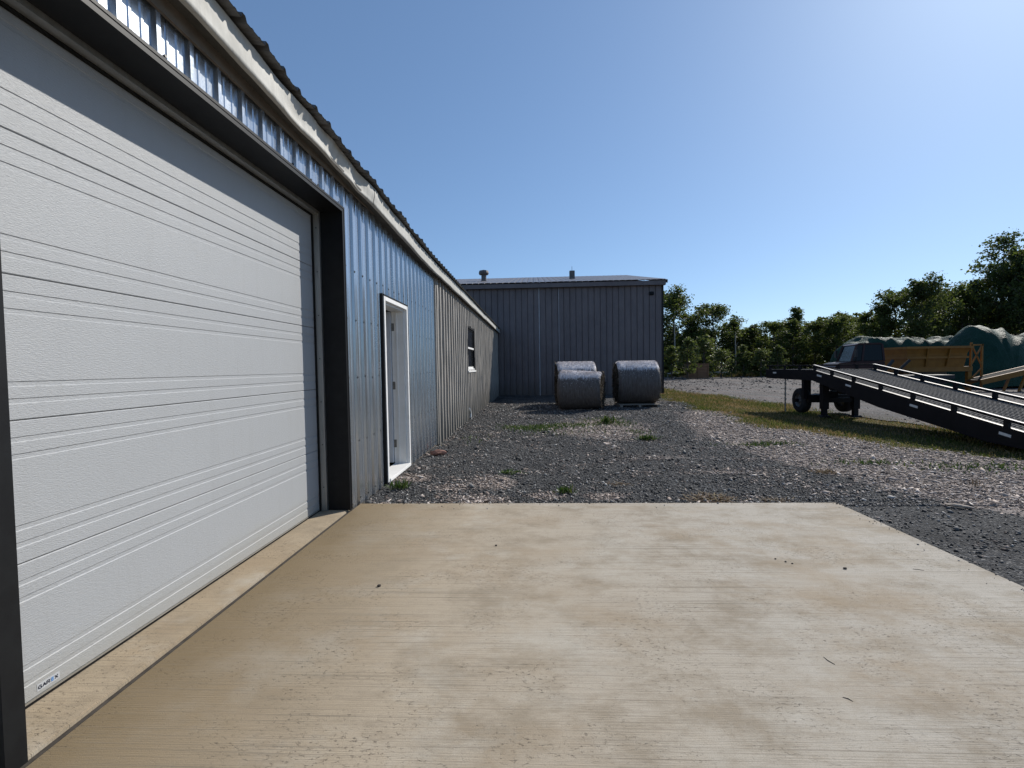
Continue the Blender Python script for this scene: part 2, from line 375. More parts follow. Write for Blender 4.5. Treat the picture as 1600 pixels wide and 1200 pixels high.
# ------------------------------------------------------------------ ground
def axis(*segs):
    out = []
    for a, b, n in segs: out += list(np.linspace(a, b, n, endpoint=False))
    return np.array(out + [segs[-1][1]])
def sheet(xs, ys, zf, keep=None):
    X, Y = np.meshgrid(xs, ys, indexing='ij'); Z = zf(X, Y); V = np.stack([X, Y, Z], -1).reshape(-1, 3)
    ny = len(ys); I, J = np.meshgrid(np.arange(len(xs) - 1), np.arange(ny - 1), indexing='ij'); a = (I * ny + J).ravel()
    Fc = np.stack([a, a + ny, a + ny + 1, a + 1], -1)
    if keep is not None:
        c = V[Fc].mean(1); Fc = Fc[keep(c[:, 0], c[:, 1])]
        used = np.unique(Fc); mp = np.zeros(len(V), int); mp[used] = np.arange(len(used)); V = V[used]; Fc = mp[Fc]
    return V, Fc
GY = [-400, 6.8, 7.5, 9.2, 11.5, 14.2, 19.6, 26, 400]; GX = [7.2, 7.0, 6.5, 6.0, 5.3, 5.3, 5.5, 6.6, 6.6]
def yard_edge(y): return np.interp(y, GY, GX) + .5 * (vnoise(y * .9, y * 0 + 3) - .5) + .25 * (vnoise(y * 3, y * 0 + 7) - .5)
V, Fc = sheet(axis((-600, -20, 12), (-20, 40, 60), (40, 700, 12)), axis((-300, 0, 10), (0, 80, 80), (80, 1200, 14)), lambda x, y: gz(x, y) - .02)
tag(link('ground', np_mesh('ground', V, Fc), 'grassy_soil', smooth=True), kind='structure')
def gravel_z(x, y):
    return gz(x, y) + .022 * (vnoise(x * 1.1, y * .8, 1) - .5) * 2 * S((y - 4.6) / 1.5) + .010 * (vnoise(x * 3.7, y * 3.7, 2) - .5) * 2 * S((y - 4.7) / .6) + .006
def chip_mask(x, y):
    x = np.asarray(x, float); y = np.asarray(y, float)
    x0 = np.interp(y, [2, 4, 5, 7, 10, 14, 18], [5.2, 4.8, 4.2, 3.6, 3.4, 4.2, 6.5])
    m = S((x - x0 + .45) / .9) * .95
    m = np.maximum(m, 1 - np.hypot((x - 1.5) / 1.5, (y - 11.0) / 2.3) ** 2)
    for cx, cy, rx, ry, a in ((-.52, 5.85, .38, .42, 1.0), (-1.62, 6.05, .35, .28, 1), (-1.0, 5.6, .5, .18, .7), (.12, 5.25, .3, .22, .9), (.75, 5.2, .35, .22, .8), (2.4, 6.3, 1.0, .22, .55), (1.9, 7.4, .9, .3, .5), (-.6, 5.1, .4, .2, .8)):
        m = np.maximum(m, a * (1 - np.hypot((x - cx) / rx, (y - cy) / ry) ** 2))
    return np.clip(m, 0, 1)
xs = axis((-3, -1.9, 3), (-1.9, 8, 110)); ys = axis((-60, 0, 12), (0, 20, 200), (20, 60, 30))
V, Fc = sheet(xs, ys, gravel_z, lambda x, y: (x < yard_edge(y)) & ~((y > 24.4)) & ((x > -1.95)) & ~((x < 2.7) & (y < 4.5)))
me = np_mesh('gravel_yard', V, Fc)
at = me.attributes.new('chips', 'FLOAT', 'POINT'); at.data.foreach_set('value', chip_mask(V[:, 0], V[:, 1]).astype(np.float32))
tag(link('gravel_yard', me, 'yard_gravel', smooth=True), kind='structure')
def road_edge(y): return 8.3 + .5 * (vnoise(y * .7, y * 0 + 11) - .5) + .35 * S((22 - y) / 6) - .9 * S((y - 22) / 8)
V, Fc = sheet(axis((6.5, 12, 40), (12, 90, 60)), axis((-60, 4, 12), (4, 30, 90), (30, 58, 28)), lambda x, y: gz(x, y) + .004 + .02 * (vnoise(x * .8, y * .35, 5) - .5),
              lambda x, y: (x > road_edge(y)) & (y < 56 - .38 * (x - 16) + 2 * (vnoise(x * .2, x * 0) - .5)))
tag(link('gravel_road', np_mesh('gravel_road', V, Fc), 'road_gravel', smooth=True), kind='structure')

# concrete apron and door sill
def rounded_box(name, mat, x0, x1, y0, y1, z0, z1, bev, parent=None):
    return MB().box(x0, x1, y0, y1, z0, z1).build(name, mat, parent, bevel=bev)
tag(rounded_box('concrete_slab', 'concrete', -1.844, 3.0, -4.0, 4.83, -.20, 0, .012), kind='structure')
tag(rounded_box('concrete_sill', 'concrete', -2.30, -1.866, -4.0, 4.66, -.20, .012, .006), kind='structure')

tag(MB().box(-1.8655, -1.8445, -4.0, 4.6, -.1, -.007).build('joint_dirt', 'debris'), kind='structure')
# ------------------------------------------------------------------ scatter: stones, chips, grass
def scatter_mesh(P, sx, sy, sz, tilt, seed):
    """deformed octahedra: P (n,3)"""
    r = np.random.default_rng(seed); n = len(P)
    base = np.array([(1, 0, 0), (-1, 0, 0), (0, 1, 0), (0, -1, 0), (0, 0, 1), (0, 0, -1)], float)
    fc = np.array([(0, 2, 4), (2, 1, 4), (1, 3, 4), (3, 0, 4), (2, 0, 5), (1, 2, 5), (3, 1, 5), (0, 3, 5)])
    B = base[None] + r.normal(0, .22, (n, 6, 3)); B = B * np.stack([sx, sy, sz], -1)[:, None, :]
    a = r.uniform(0, 2 * np.pi, n); t_ = r.normal(0, tilt, n)
    c, s = np.cos(t_)[:, None], np.sin(t_)[:, None]
    x, z = B[..., 0] * c - B[..., 2] * s, B[..., 0] * s + B[..., 2] * c; y = B[..., 1]
    c, s = np.cos(a)[:, None], np.sin(a)[:, None]
    B = np.stack([x * c - y * s, x * s + y * c, z], -1) + P[:, None, :]
    F_ = (fc[None] + (np.arange(n) * 6)[:, None, None]).reshape(-1, 3)
    return np_mesh('scatter', B.reshape(-1, 3), F_)
def yard_points(n, dens):
    """sample the visible yard more densely near the camera"""
    out = []
    while sum(map(len, out)) < n:
        y = 4.85 + 14 * RNG.random(n) ** 1.7; y = np.where(RNG.random(n) < .12, RNG.uniform(2.2, 4.9, n), y)
        x = RNG.uniform(-1.84, 7.4, n)
        ok = (x < yard_edge(y) + RNG.normal(0, .12, n)) & ~((x < 3.02) & (y < 4.86)) & (RNG.random(n) < dens(x, y))
        out.append(np.stack([x[ok], y[ok]], -1))
    p = np.concatenate(out)[:n]; return p[:, 0], p[:, 1]
N = 85000; NE = 170
x, y = yard_points(N, lambda x, y: np.clip(1.05 - chip_mask(x, y), .12, 1))
r_ = .0056 * np.exp(RNG.normal(0, .5, N)) * (1 + .05 * (y - 4.8))
far = RNG.random(NE) < .6                       # grit kicked onto the slab edges
ex = np.where(far, RNG.uniform(-1.8, 2.98, NE), 2.99 - RNG.exponential(.05, NE)); ey = np.where(far, 4.82 - RNG.exponential(.05, NE), RNG.uniform(2.4, 4.8, NE))
er = .0032 * np.exp(RNG.normal(0, .45, NE)); N += NE
P_ = np.concatenate([np.stack([x, y, gravel_z(x, y) + r_ * .35], -1), np.stack([ex, ey, er * .45], -1)]); r_ = np.concatenate([r_, er])
me = scatter_mesh(P_, r_ * RNG.uniform(.9, 1.6, N), r_, r_ * RNG.uniform(.55, .9, N), .3, 1)
tag(link('gravel_stones', me, 'stone'), 'loose dark grey crushed stones over the gravel yard', 'gravel', kind='stuff')
N = 44000
x, y = yard_points(N, lambda x, y: np.clip((chip_mask(x, y) + .9 * (vnoise(x * 2.2, y * 2.2, 4) - .5)) * 1.1, .03, 1))
L = .016 * np.exp(RNG.normal(0, .5, N)) * (1 + .05 * (y - 4.8))
me = scatter_mesh(np.stack([x, y, gravel_z(x, y) + .006], -1), L, L * RNG.uniform(.25, .6, N), L * RNG.uniform(.12, .3, N), .25, 2)
tag(link('wood_chips', me, 'chip_straw'), 'pale pinkish wood chips and straw strewn over the gravel', 'wood chips', kind='stuff')

N = 15000
x = 8.0 + 30 * RNG.random(N) ** 1.3; y = 9 + 46 * RNG.random(N) ** 1.2
ok = (x > road_edge(y) - .1) & (y < 55 - .38 * (x - 16)) & (vnoise(x * .9, y * .25, 12) > RNG.uniform(.15, .75, N)); x, y = x[ok], y[ok]; n = len(x)
r_ = .012 * np.exp(RNG.normal(0, .45, n)) * (1 + .045 * (y - 8))
tag(link('road_stones', scatter_mesh(np.stack([x, y, gz(x, y) + .004 + r_ * .3], -1), r_ * 1.4, r_, r_ * .7, .3, 6), 'road_stone'), 'loose grey stones and clods strewn over the gravel road', 'gravel', kind='stuff')

def blades(x, y, z, h, w, lean, seed):
    r = np.random.default_rng(seed); n = len(x); a = r.uniform(0, 2 * np.pi, n); b = r.uniform(0, 2 * np.pi, n); l = lean * r.random(n) * h
    dx, dy = np.cos(a) * w / 2, np.sin(a) * w / 2; ex, ey = np.cos(b) * l, np.sin(b) * l
    V = np.stack([np.stack([x - dx, y - dy, z], -1), np.stack([x + dx, y + dy, z], -1),
                  np.stack([x + dx * .7 + ex * .35, y + dy * .7 + ey * .35, z + h * .55], -1), np.stack([x - dx * .7 + ex * .35, y - dy * .7 + ey * .35, z + h * .55], -1),
                  np.stack([x + ex, y + ey, z + h * .95], -1)], 1)
    i = (np.arange(n) * 5)[:, None]
    F_ = np.concatenate([i + np.array([[0, 1, 2]]), i + np.array([[0, 2, 3]]), i + np.array([[3, 2, 4]])])
    return np_mesh('blades', V.reshape(-1, 3), F_)
N = 110000
y = 5.5 + 25 * RNG.random(N) ** 1.15; x = RNG.uniform(4.9, 9.6, N)
d1 = x - yard_edge(y); d2 = road_edge(y) + .25 - x
ok = (d1 > -.25 + .5 * RNG.normal(0, .3, N)) & (d2 > .5 * RNG.normal(0, .4, N)) & (RNG.random(N) < .35 + .9 * vnoise(x * 1.3, y * .8, 8))
x, y = x[ok], y[ok]; n = len(x)
hh = (.022 + .055 * RNG.random(n) ** 2) * (.5 + 1.0 * vnoise(x * .9, y * .6, 9)) * (1 + .02 * y)
me = blades(x, y, gz(x, y) - .025, hh, .007 + .0007 * y, .9, 3)
tag(link('verge_grass', me, 'grass_blade'), 'short sunburnt grass verge between yard and gravel road', 'grass', kind='stuff')
N = 16000
x = RNG.uniform(10, 60, N); y = 56.5 - .38 * (x - 16) + RNG.gamma(1.5, 1.6, N) - .6
ok = y > 30; x, y = x[ok], y[ok]; n = len(x)
tag(link('far_grass', blades(x, y, gz(x, y) - .02, RNG.uniform(.15, .65, n), .05, .6, 4), 'grass_blade'), 'tall rough grass at the foot of the trees', 'grass', kind='stuff')
# sparse growth in the gravel
x = []; y = []
for cx, cy, rx, ry, n in ((-.05, 11.1, .6, .55, 900), (.75, 11.4, 1.0, .4, 1000), (1.7, 12.6, .6, .5, 160), (2.2, 10.2, .2, .3, 90), (4.0, 8.5, .45, .14, 260), (4.7, 6.9, .5, .1, 160), (2.2, 11.8, .25, .5, 150), (.25, 9.9, .5, .3, 60), (6.0, 6.6, .8, .25, 260), (5.3, 13.0, .4, 2.0, 200), (1.3, 10.3, .8, .5, 110), (-1.2, 9.6, .3, .6, 30)):
    x += list(RNG.normal(cx, rx * .6, n)); y += list(RNG.normal(cy, ry * .6, n))
x, y = np.array(x), np.array(y); n = len(x)
tag(link('ground_cover', blades(x, y, gravel_z(x, y) - .01, .03 + .07 * RNG.random(n) ** 2, .02, 1.3, 5), 'weed_leaf'), 'low green weeds creeping over the gravel', 'weeds', kind='stuff')

# ------------------------------------------------------------------ workshop (left building)
shop = empty('workshop_building', (-1.85, 4.0, -.05), 'long low metal-clad workshop with white overhead door, filling the left side', 'building')
WX = -1.872           # back plane of the wall sheets
def to(o, parent):
    o.parent = parent; o.matrix_parent_inverse = parent.matrix_world.inverted() if parent.matrix_world != Matrix() else Matrix.Translation(-parent.location); return o
def sb(mb, name, mat, parent=None, **k):
    """build in world coordinates and hang under a parent whose world origin is known"""
    o = mb.build(name, mat, None, **k); p = parent or shop; o.parent = p
    o.matrix_parent_inverse = Matrix.Translation(-world_loc(p)); return o
def world_loc(o):
    v = Vector((0, 0, 0)); 
    while o is not None:
        v = v + o.location if o.parent is None else v
        o = o.parent
    return v
OY0, OY1, OZ = 1.565, 4.55, 2.93           # overhead door opening
DY0, DY1, DZ0, DZ1 = 5.80, 6.78, .06, 2.25   # entry door opening
WY0, WY1, WZ0, WZ1 = 12.97, 14.5, 1.35, 2.56 # window opening
END = 24.1; SEAM = 8.9
OPEN = [(OY0 - .03, OY1 + .03, -1, OZ + .03), (DY0, DY1, -1, DZ1), (WY0, WY1, WZ0, WZ1)]
c = MB()
for y0, y1, z0, z1 in ((-4, OY0 - .03, -.2, 3.3), (OY0 - .03, OY1 + .03, OZ + .03, 3.3), (OY1 + .03, DY0, -.2, 3.3), (DY0, DY1, DZ1, 3.3), (DY0, DY1, -.2, .0), (DY1, WY0, -.2, 3.3),
                       (WY0, WY1, -.2, WZ0), (WY0, WY1, WZ1, 3.3), (WY1, END, -.2, 3.3)):
    c.box(-2.03, WX - .004, y0, y1, z0, z1)
sb(c, 'wall_core', 'wood_core')
c = MB().box(-8.2, -8.0, -4, END, -.2, 4.1); sb(c, 'rear_wall', 'old_sheet')
for yy in (-4.0, END - .06):
    c = MB(); c.add([(x, yy_, z) for yy_ in (yy - .06, yy) for x, z in ((-8.2, -.2), (-2.03, -.2), (-2.03, 3.3), (-8.2, 4.12))], [(0, 1, 2, 3), (7, 6, 5, 4), (0, 4, 5, 1), (1, 5, 6, 2), (2, 6, 7, 3), (3, 7, 4, 0)])
    sb(c, 'end_wall', 'old_sheet')
sb(MB().box(-8.0, -2.31, -4, END - .13, -.2, -.005), 'floor', 'dark_interior')

def profile(y0, y1, pitch, kind, org):
    """list of (y, depth) across the sheet"""
    pts = {y0, y1}; k0 = int(math.floor((y0 - org) / pitch)) - 1; out = []
    for k in range(k0, k0 + int((y1 - y0) / pitch) + 4):
        b = org + k * pitch
        if kind == 'galv':
            prof = [(-.024, 0), (-.015, .024), (.013, .024), (.028, 0), (.064, 0), (.072, .0045), (.086, .0045), (.094, 0), (.135, 0), (.143, .0045), (.157, .0045), (.165, 0)]
        elif kind == 'old':
            prof = [(-.066, 0), (-.054, .046), (.045, .046), (.075, 0)]
        else:
            prof = [(-.022, .045), (-.014, .005), (.014, .005), (.022, .045), (.10, .045), (.11, .049), (.19, .049), (.20, .045)]
        out += [(b + a, d) for a, d in prof]
    out = sorted(out); ys_ = [p[0] for p in out]; ds = [p[1] for p in out]
    res = [(y0, float(np.interp(y0, ys_, ds)))] + [p for p in out if y0 + 1e-4 < p[0] < y1 - 1e-4] + [(y1, float(np.interp(y1, ys_, ds)))]
    return res
def wall_sheet(a, b, z0, z1, pitch, kind, org, opens, wav, nz):
    out = []; cuts = sorted({a, b} | {v for o in opens for v in o[:2] if a < v < b})
    for s0, s1 in zip(cuts[:-1], cuts[1:]):
        if s1 - s0 < .004: continue
        mid = (s0 + s1) / 2; segs = [(z0, z1)]
        for o in opens:
            if o[0] <= mid <= o[1]:
                new = []
                for p, q in segs:
                    if o[2] > p: new.append((p, min(q, o[2])))
                    if o[3] < q: new.append((max(p, o[3]), q))
                segs = [g for g in new if g[1] - g[0] > .01]
        pr = profile(s0, s1, pitch, kind, org)
        for p, q in segs:
            n = max(1, int(nz * (q - p) / (z1 - z0))); rows = np.linspace(p, q, n + 1); vs_ = []
            for zz in rows:
                for yy, d in pr:
                    w = wav * mnoise.noise((yy * 1.7, zz * 1.4, 3.3)) + wav * .6 * mnoise.noise((yy * 5.1, zz * 2.3, 9.1))
                    wy = wav * 1.6 * mnoise.noise((yy * 2.2, zz * 1.1, 7.7))
                    vs_.append((WX + .001 + d + abs(w), yy + wy, zz))
            m = len(pr); fs = [(i * m + j, i * m + j + 1, (i + 1) * m + j + 1, (i + 1) * m + j) for i in range(n) for j in range(m - 1)]
            out.append(MB().add(vs_, fs))
    return out
yy = -4.0
while yy < SEAM - .01:
    e = min(yy + .916, SEAM)
    if e - yy > .05:
        for mb in wall_sheet(yy, e - .002, -.03, 3.33, .229, 'galv', .05, OPEN, .0, 1): sb(mb, 'wall_sheet', 'galvanised')
    yy += .916
yy = SEAM
while yy < END - .01:
    e = min(yy + .914, END)
    if e - yy > .05:
        for mb in wall_sheet(yy, e - .003, -.12, 3.33, .3047, 'old', SEAM + .1, OPEN, .018, 12): sb(mb, 'wall_sheet', 'old_sheet')
    yy += .914
sb(MB().box(WX, WX + .034, SEAM - .03, SEAM + .022, -.05, 3.30), 'seam_strip', 'old_sheet')
# screws on the new sheets
mb = MB()
def screw(y_, z_, r=.0092):
    x0 = WX + .0245
    mb.tube([(x0, y_, z_), (x0 + .0025, y_, z_)], r * 1.25, 8).tube([(x0 + .0025, y_, z_), (x0 + .008, y_, z_)], r * .75, 6)
k = -18
while True:
    yr = .05 + k * .229; k += 1
    if yr > SEAM: break
    for zr in (.05, .66, 1.32, 1.92, 2.42, 2.985):
        if any(o[0] - .02 < yr < o[1] + .02 and o[2] < zr < o[3] + .01 for o in OPEN): continue
        if zr > 2.9 and not (OY0 < yr < OY1): continue
        screw(yr, zr + random.uniform(-.012, .012))
tag(sb(mb, 'screws', 'screw_metal'), kind='stuff')
mb = MB()
for q in range(7): 
    yq = 1.9 + q * .43
    mb.tube([(WX + .003, yq + .07, 3.02), (WX + .009, yq + .07, 3.02)], .008, 6)
tag(sb(mb, 'header_screws', 'screw_metal'), kind='stuff')

# eave: dented fascia, soffit, ribbed roof
def eave_z(y_): return float(np.interp(y_, [-4, 2.5, 3.5, 4.4, 5.0, 6.2, 7.9, 12, 24.5], [3.254, 3.254, 3.222, 3.205, 3.19, 3.14, 3.085, 3.095, 3.118]))
FX = -1.72
def fascia_pt(y_, u_):
    """u 0 bottom .. 1 top"""
    dent = 0
    for dy_, a_, w_, uu in ((3.55, .030, .22, .35), (3.9, .016, .12, .8), (4.25, .045, .26, .2), (4.75, .050, .16, .5), (5.15, -.018, .14, .6), (2.7, .012, .25, .6)):
        dent += a_ * math.exp(-((y_ - dy_) / w_) ** 2 - ((u_ - uu) / .5) ** 2)
    wob = .010 * mnoise.noise((y_ * 1.3, u_ * 1.5, 1)) + .005 * mnoise.noise((y_ * 4.5, u_ * 3, 5))
    zz = eave_z(y_) + .018 * mnoise.noise((y_ * 1.1, 4, 2)) * (1 if y_ < 7 else .3) + u_ * (.178 + .012 * mnoise.noise((y_ * 2, 8, 1)))
    return (FX - dent + wob, y_, zz + dent * .35 * (1 - u_))
ysf = list(np.arange(-4, 6.6, .05)) + list(np.arange(6.6, END - .02, .25)) + [END - .02]
us = np.linspace(0, 1, 7)
joints = [-4.0, -.9, 2.1, 5.12, 8.15, 11.2, 14.2, 17.2, 20.2, END - .02]
for a_, b_ in zip(joints[:-1], joints[1:]):
    yl = [a_] + [v for v in ysf if a_ + .01 < v < b_ - .01] + [b_ - .004]
    vs_ = []; 
    for q in yl:
        off = .004 * (joints.index(a_) % 2)
        vs_ += [tuple(np.array(fascia_pt(q, u_)) + np.array((off, 0, 0))) for u_ in us]
        b0 = fascia_pt(q, 0); vs_.append((b0[0] - .03, q, b0[2] + .004))
    m = len(us) + 1
    order = [7] + list(range(7))
    fs = [(i * m + order[j], i * m + order[j + 1], (i + 1) * m + order[j + 1], (i + 1) * m + order[j]) for i in range(len(yl) - 1) for j in range(m - 1)]
    sb(MB().add(vs_, fs), 'fascia', 'fascia_metal', smooth=True)
vs_ = []; yl = [v for v in ysf]
for q in yl: vs_ += [(FX - .028, q, eave_z(q) + .022), (WX, q, eave_z(q) + .034), (WX, q, eave_z(q) + .06), (FX - .028, q, eave_z(q) + .05)]
fs = [(i * 4 + j, i * 4 + (j + 1) % 4, (i + 1) * 4 + (j + 1) % 4, (i + 1) * 4 + j) for i in range(len(yl) - 1) for j in range(4)]
sb(MB().add(vs_, fs), 'soffit', 'soffit_board')
def roof_sheet(y0, y1):
    pr = profile(y0, y1, .229, 'galv', 0.0); mb = MB()
    for lay, dz in ((0, 0), (1, -.006)):
        vs_ = []
        for k2, xx in enumerate((-1.655, -1.70, -1.9, -8.35)):
            for q, d in pr:
                bend = -.035 * abs(mnoise.noise((q * .8, 2, 6))) * (1.0, .45, 0, 0)[k2] if q < 7.5 else 0
                vs_.append((xx + (.03 * mnoise.noise((q * 1.9, 1, 3)) if k2 == 0 and q < 8 else 0), q, eave_z(q) + .203 + (-1.70 - xx) * .145 + d * 1.25 + dz + bend))
        m = len(pr); mb.add(vs_, [(i * m + j, i * m + j + 1, (i + 1) * m + j + 1, (i + 1) * m + j) for i in range(3) for j in range(m - 1)])
    return mb
yy = -4.2
while yy < END - .3:
    sb(roof_sheet(yy, min(yy + .914, END - .02)), 'roof_sheet', 'roof_metal'); yy += .914
sb(MB().box(FX - .13, FX - .112, -4, END - .03, 3.2, 3.30), 'fascia_board', 'wood_core')

# overhead door
od = empty('overhead_door'); od.parent = shop; od.location = (0, 0, 0)
DX = -2.13
TX0 = -2.055
trim = MB()
trim.box(TX0, -1.834, OY1, OY1 + .03, .013, OZ + .03).box(TX0, -1.834, OY0 - .03, OY0, .013, OZ + .03).box(TX0, -1.834, OY0, OY1, OZ, OZ + .03)
sb(trim, 'door_trim', 'black_trim', od)
fl = MB().box(-1.850, -1.830, OY1 + .0301, OY1 + .048, .013, OZ + .048).box(-1.850, -1.830, OY0 - .075, OY0 - .0301, .013, OZ + .048).box(-1.850, -1.830, OY0 - .03, OY1 + .03, OZ + .0301, OZ + .048)
sb(fl, 'trim_flange', 'black_trim', od)
st = MB().box(-2.112, TX0 - .001, OY1 - .028, OY1 + .03, .014, OZ + .03).box(-2.112, TX0 - .001, OY0 - .03, OY0 + .028, .014, OZ + .03).box(-2.112, TX0 - .001, OY0 + .028, OY1 - .028, OZ - .03, OZ + .03)
sb(st, 'stop_moulding', 'aluminium', od)
sl = MB().box(DX + .003, -2.1125, OY1 - .040, OY1 + .03, .013, OZ + .02).box(DX + .003, -2.1125, OY0 - .03, OY0 + .04, .013, OZ + .02).box(DX + .003, -2.1125, OY0 + .04, OY1 - .04, OZ - .045, OZ + .02)
sb(sl, 'weather_seal', 'rubber', od)
mb = MB()
for zz in np.arange(.25, 2.9, .42): mb.tube([(-2.084, OY1 - .0275, zz), (-2.084, OY1 - .032, zz)], .006, 6)
tag(sb(mb, 'moulding_screws', 'screw_metal', od), kind='stuff')
JZ = [.032, .618, 1.212, 1.81, 2.40, 2.98]
def groove(zc): return [(zc + .012, 0), (zc + .0095, -.0034), (zc - .0085, -.0034), (zc - .012, 0)]
for j in range(5):
    z0, z1 = JZ[j] + .0015, JZ[j + 1] - .0015
    pts = [(z0, -.02), (z0, -.004), (z0 + .004, 0)]
    gl = []
    for off in (.078, .148):
        gl += [z0 + off, z1 - off]
    for g in sorted(gl): pts += sorted(groove(g))
    pts += [(z1 - .004, 0), (z1, -.004), (z1, -.02)]
    vs_ = [(DX + d, q, zz) for q in (OY0 - .06, OY1 + .06) for zz, d in pts]; m = len(pts)
    mb = MB().add(vs_, [(i, i + 1, m + i + 1, m + i) for i in range(m - 1)])
    sb(mb, 'door_section', 'door_paint', od)
sb(MB().box(DX - .045, DX - .0201, OY0 - .06, OY1 + .06, .02, 3.0), 'door_back', 'dark_interior', od)
sb(MB().box(DX - .018, DX + .004, OY0 - .03, OY1 + .03, .026, .034), 'bottom_retainer', 'aluminium', od)
sb(MB().box(DX - .018, DX + .002, OY0 - .03, OY1 + .03, .0125, .026), 'bottom_seal', 'rubber', od)
# maker's sticker, lettering laid out along Y
LET = {'G': [((.9, .8), (.7, 1)), ((.7, 1), (.25, 1)), ((.25, 1), (0, .75)), ((0, .75), (0, .25)), ((0, .25), (.25, 0)), ((.25, 0), (.9, 0)), ((.9, 0), (.9, .5)), ((.9, .5), (.5, .5))],
       'A': [((0, 0), (.5, 1)), ((.5, 1), (1, 0)), ((.25, .35), (.75, .35))], 'R': [((0, 0), (0, 1)), ((0, 1), (.75, 1)), ((.75, 1), (.9, .75)), ((.9, .75), (.75, .5)), ((.75, .5), (0, .5)), ((.45, .5), (.95, 0))],
       'E': [((0, .04), (.85, .04)), ((0, .5), (.85, .5)), ((0, .96), (.85, .96))], 'X': [((0, 0), (.95, 1)), ((0, 1), (.95, 0))]}
stick = sb(MB().box(DX - .001, DX + .0010, 1.866, 1.962, .052, .082), 'maker_sticker', 'sticker_white', od)
def word(txt, y0, z0, w, h, gap, mat, th=.0035):
    for i, ch in enumerate(txt):
        if ch == ' ': continue
        mb = MB()
        for (a0, b0), (a1, b1) in LET[ch]:
            p, q = Vector((DX + .0020, y0 + i * (w + gap) + a0 * w, z0 + b0 * h)), Vector((DX + .0020, y0 + i * (w + gap) + a1 * w, z0 + b1 * h))
            mb.bar(p, q, th, .001, (1, 0, 0))
        sb(mb, 'letter', mat, od)
word('GAR X', 1.872, .060, .0130, .0135, .0042, 'navy_print', .0028)
word('   E ', 1.872, .060, .0130, .0135, .0042, 'blue_print', .0034)

# entry door, standing open inwards
ed = empty('entry_door'); ed.parent = shop
cx0, cx1 = WX + .001, WX + .045
ca = MB().box(cx0, cx1, DY0 - .05, DY0 + .004, -.01, DZ1 + .05).box(cx0, cx1, DY1 - .004, DY1 + .05, -.01, DZ1 + .05).box(cx0, cx1, DY0 + .004, DY1 - .004, DZ1 - .004, DZ1 + .05)
sb(ca, 'casing', 'white_paint', ed, bevel=.003)
dk = MB().box(cx0, cx1 - .006, DY0 - .085, DY0 - .051, -.02, DZ1 + .075).box(cx0, cx1 + .004, DY0 - .051, DY1 + .051, DZ1 + .051, DZ1 + .068)
sb(dk, 'drip_trim', 'black_trim', ed)
fr = MB().box(-2.045, WX + .001, DY1 - .03, DY1, .03, DZ1).box(-2.045, WX + .001, DY0, DY0 + .03, .03, DZ1).box(-2.045, WX + .001, DY0 + .03, DY1 - .03, DZ1 - .03, DZ1)
fr.box(-1.985, -1.965, DY1 - .045, DY1 - .0301, .03, DZ1 - .03)
sb(fr, 'frame', 'white_paint', ed)
sb(MB().box(-2.05, WX + .06, DY0, DY1, -.01, .03), 'threshold', 'white_paint', ed, bevel=.004)
leaf = sb(MB().box(-2.93, -2.05, DY1 - .075, DY1 - .03, .05, DZ1 - .035), 'leaf', 'door_leaf_paint', ed, bevel=.002)
for zz in (.32, 1.16, 2.0):
    sb(MB().box(-2.047, -2.010, DY1 - .036, DY1 - .0301, zz - .055, zz + .055).tube([(-2.05, DY1 - .032, zz - .055), (-2.05, DY1 - .032, zz + .055)], .008, 8), 'hinge', 'hinge_metal', ed)
# window
wd = empty('window'); wd.parent = shop
f = MB()
x0, x1 = WX - .03, WX + .05
f.box(x0, x1, WY0 - .03, WY0 + .06, WZ0 - .03, WZ1 + .03).box(x0, x1, WY1 - .06, WY1 + .03, WZ0 - .03, WZ1 + .03).box(x0, x1, WY0 + .06, WY1 - .06, WZ1 - .05, WZ1 + .03)
sb(f, 'frame', 'black_trim', wd)
sb(MB().box(x0, x1 + .03, WY0 - .05, WY1 + .05, WZ0 - .075, WZ0 - .0305).box(x0, x1 - .01, WY0 + .06, WY1 - .06, WZ0 - .03, WZ0 + .03), 'sill', 'white_paint', wd)
zm = (WZ0 + WZ1) / 2 - .02
for za, zb, xo in ((zm, WZ1 - .05, .02), (WZ0 + .03, zm, 0)):
    s = MB(); xa, xb = WX - .02 + xo, WX + .005 + xo
    s.box(xa, xb, WY0 + .06, WY0 + .11, za, zb).box(xa, xb, WY1 - .11, WY1 - .06, za, zb).box(xa, xb, WY0 + .11, WY1 - .11, zb - .04, zb)
    sb(s, 'sash', 'black_trim', wd)
    sb(MB().box(xa, xb + .006, WY0 + .11, WY1 - .11, za, za + .05), 'sash_rail', 'white_paint', wd)
    sb(MB().box(xa + .008, xa + .012, WY0 + .11, WY1 - .11, za + .05, zb - .04), 'pane', 'window_glass', wd)
# conduit stub at the foot of the old sheets
sb(MB().tube([(WX + .06, 13.2, -.1), (WX + .06, 13.25, .12), (WX + .05, 13.1, .26)], .03, 8), 'vent_stub', 'pale_rail')

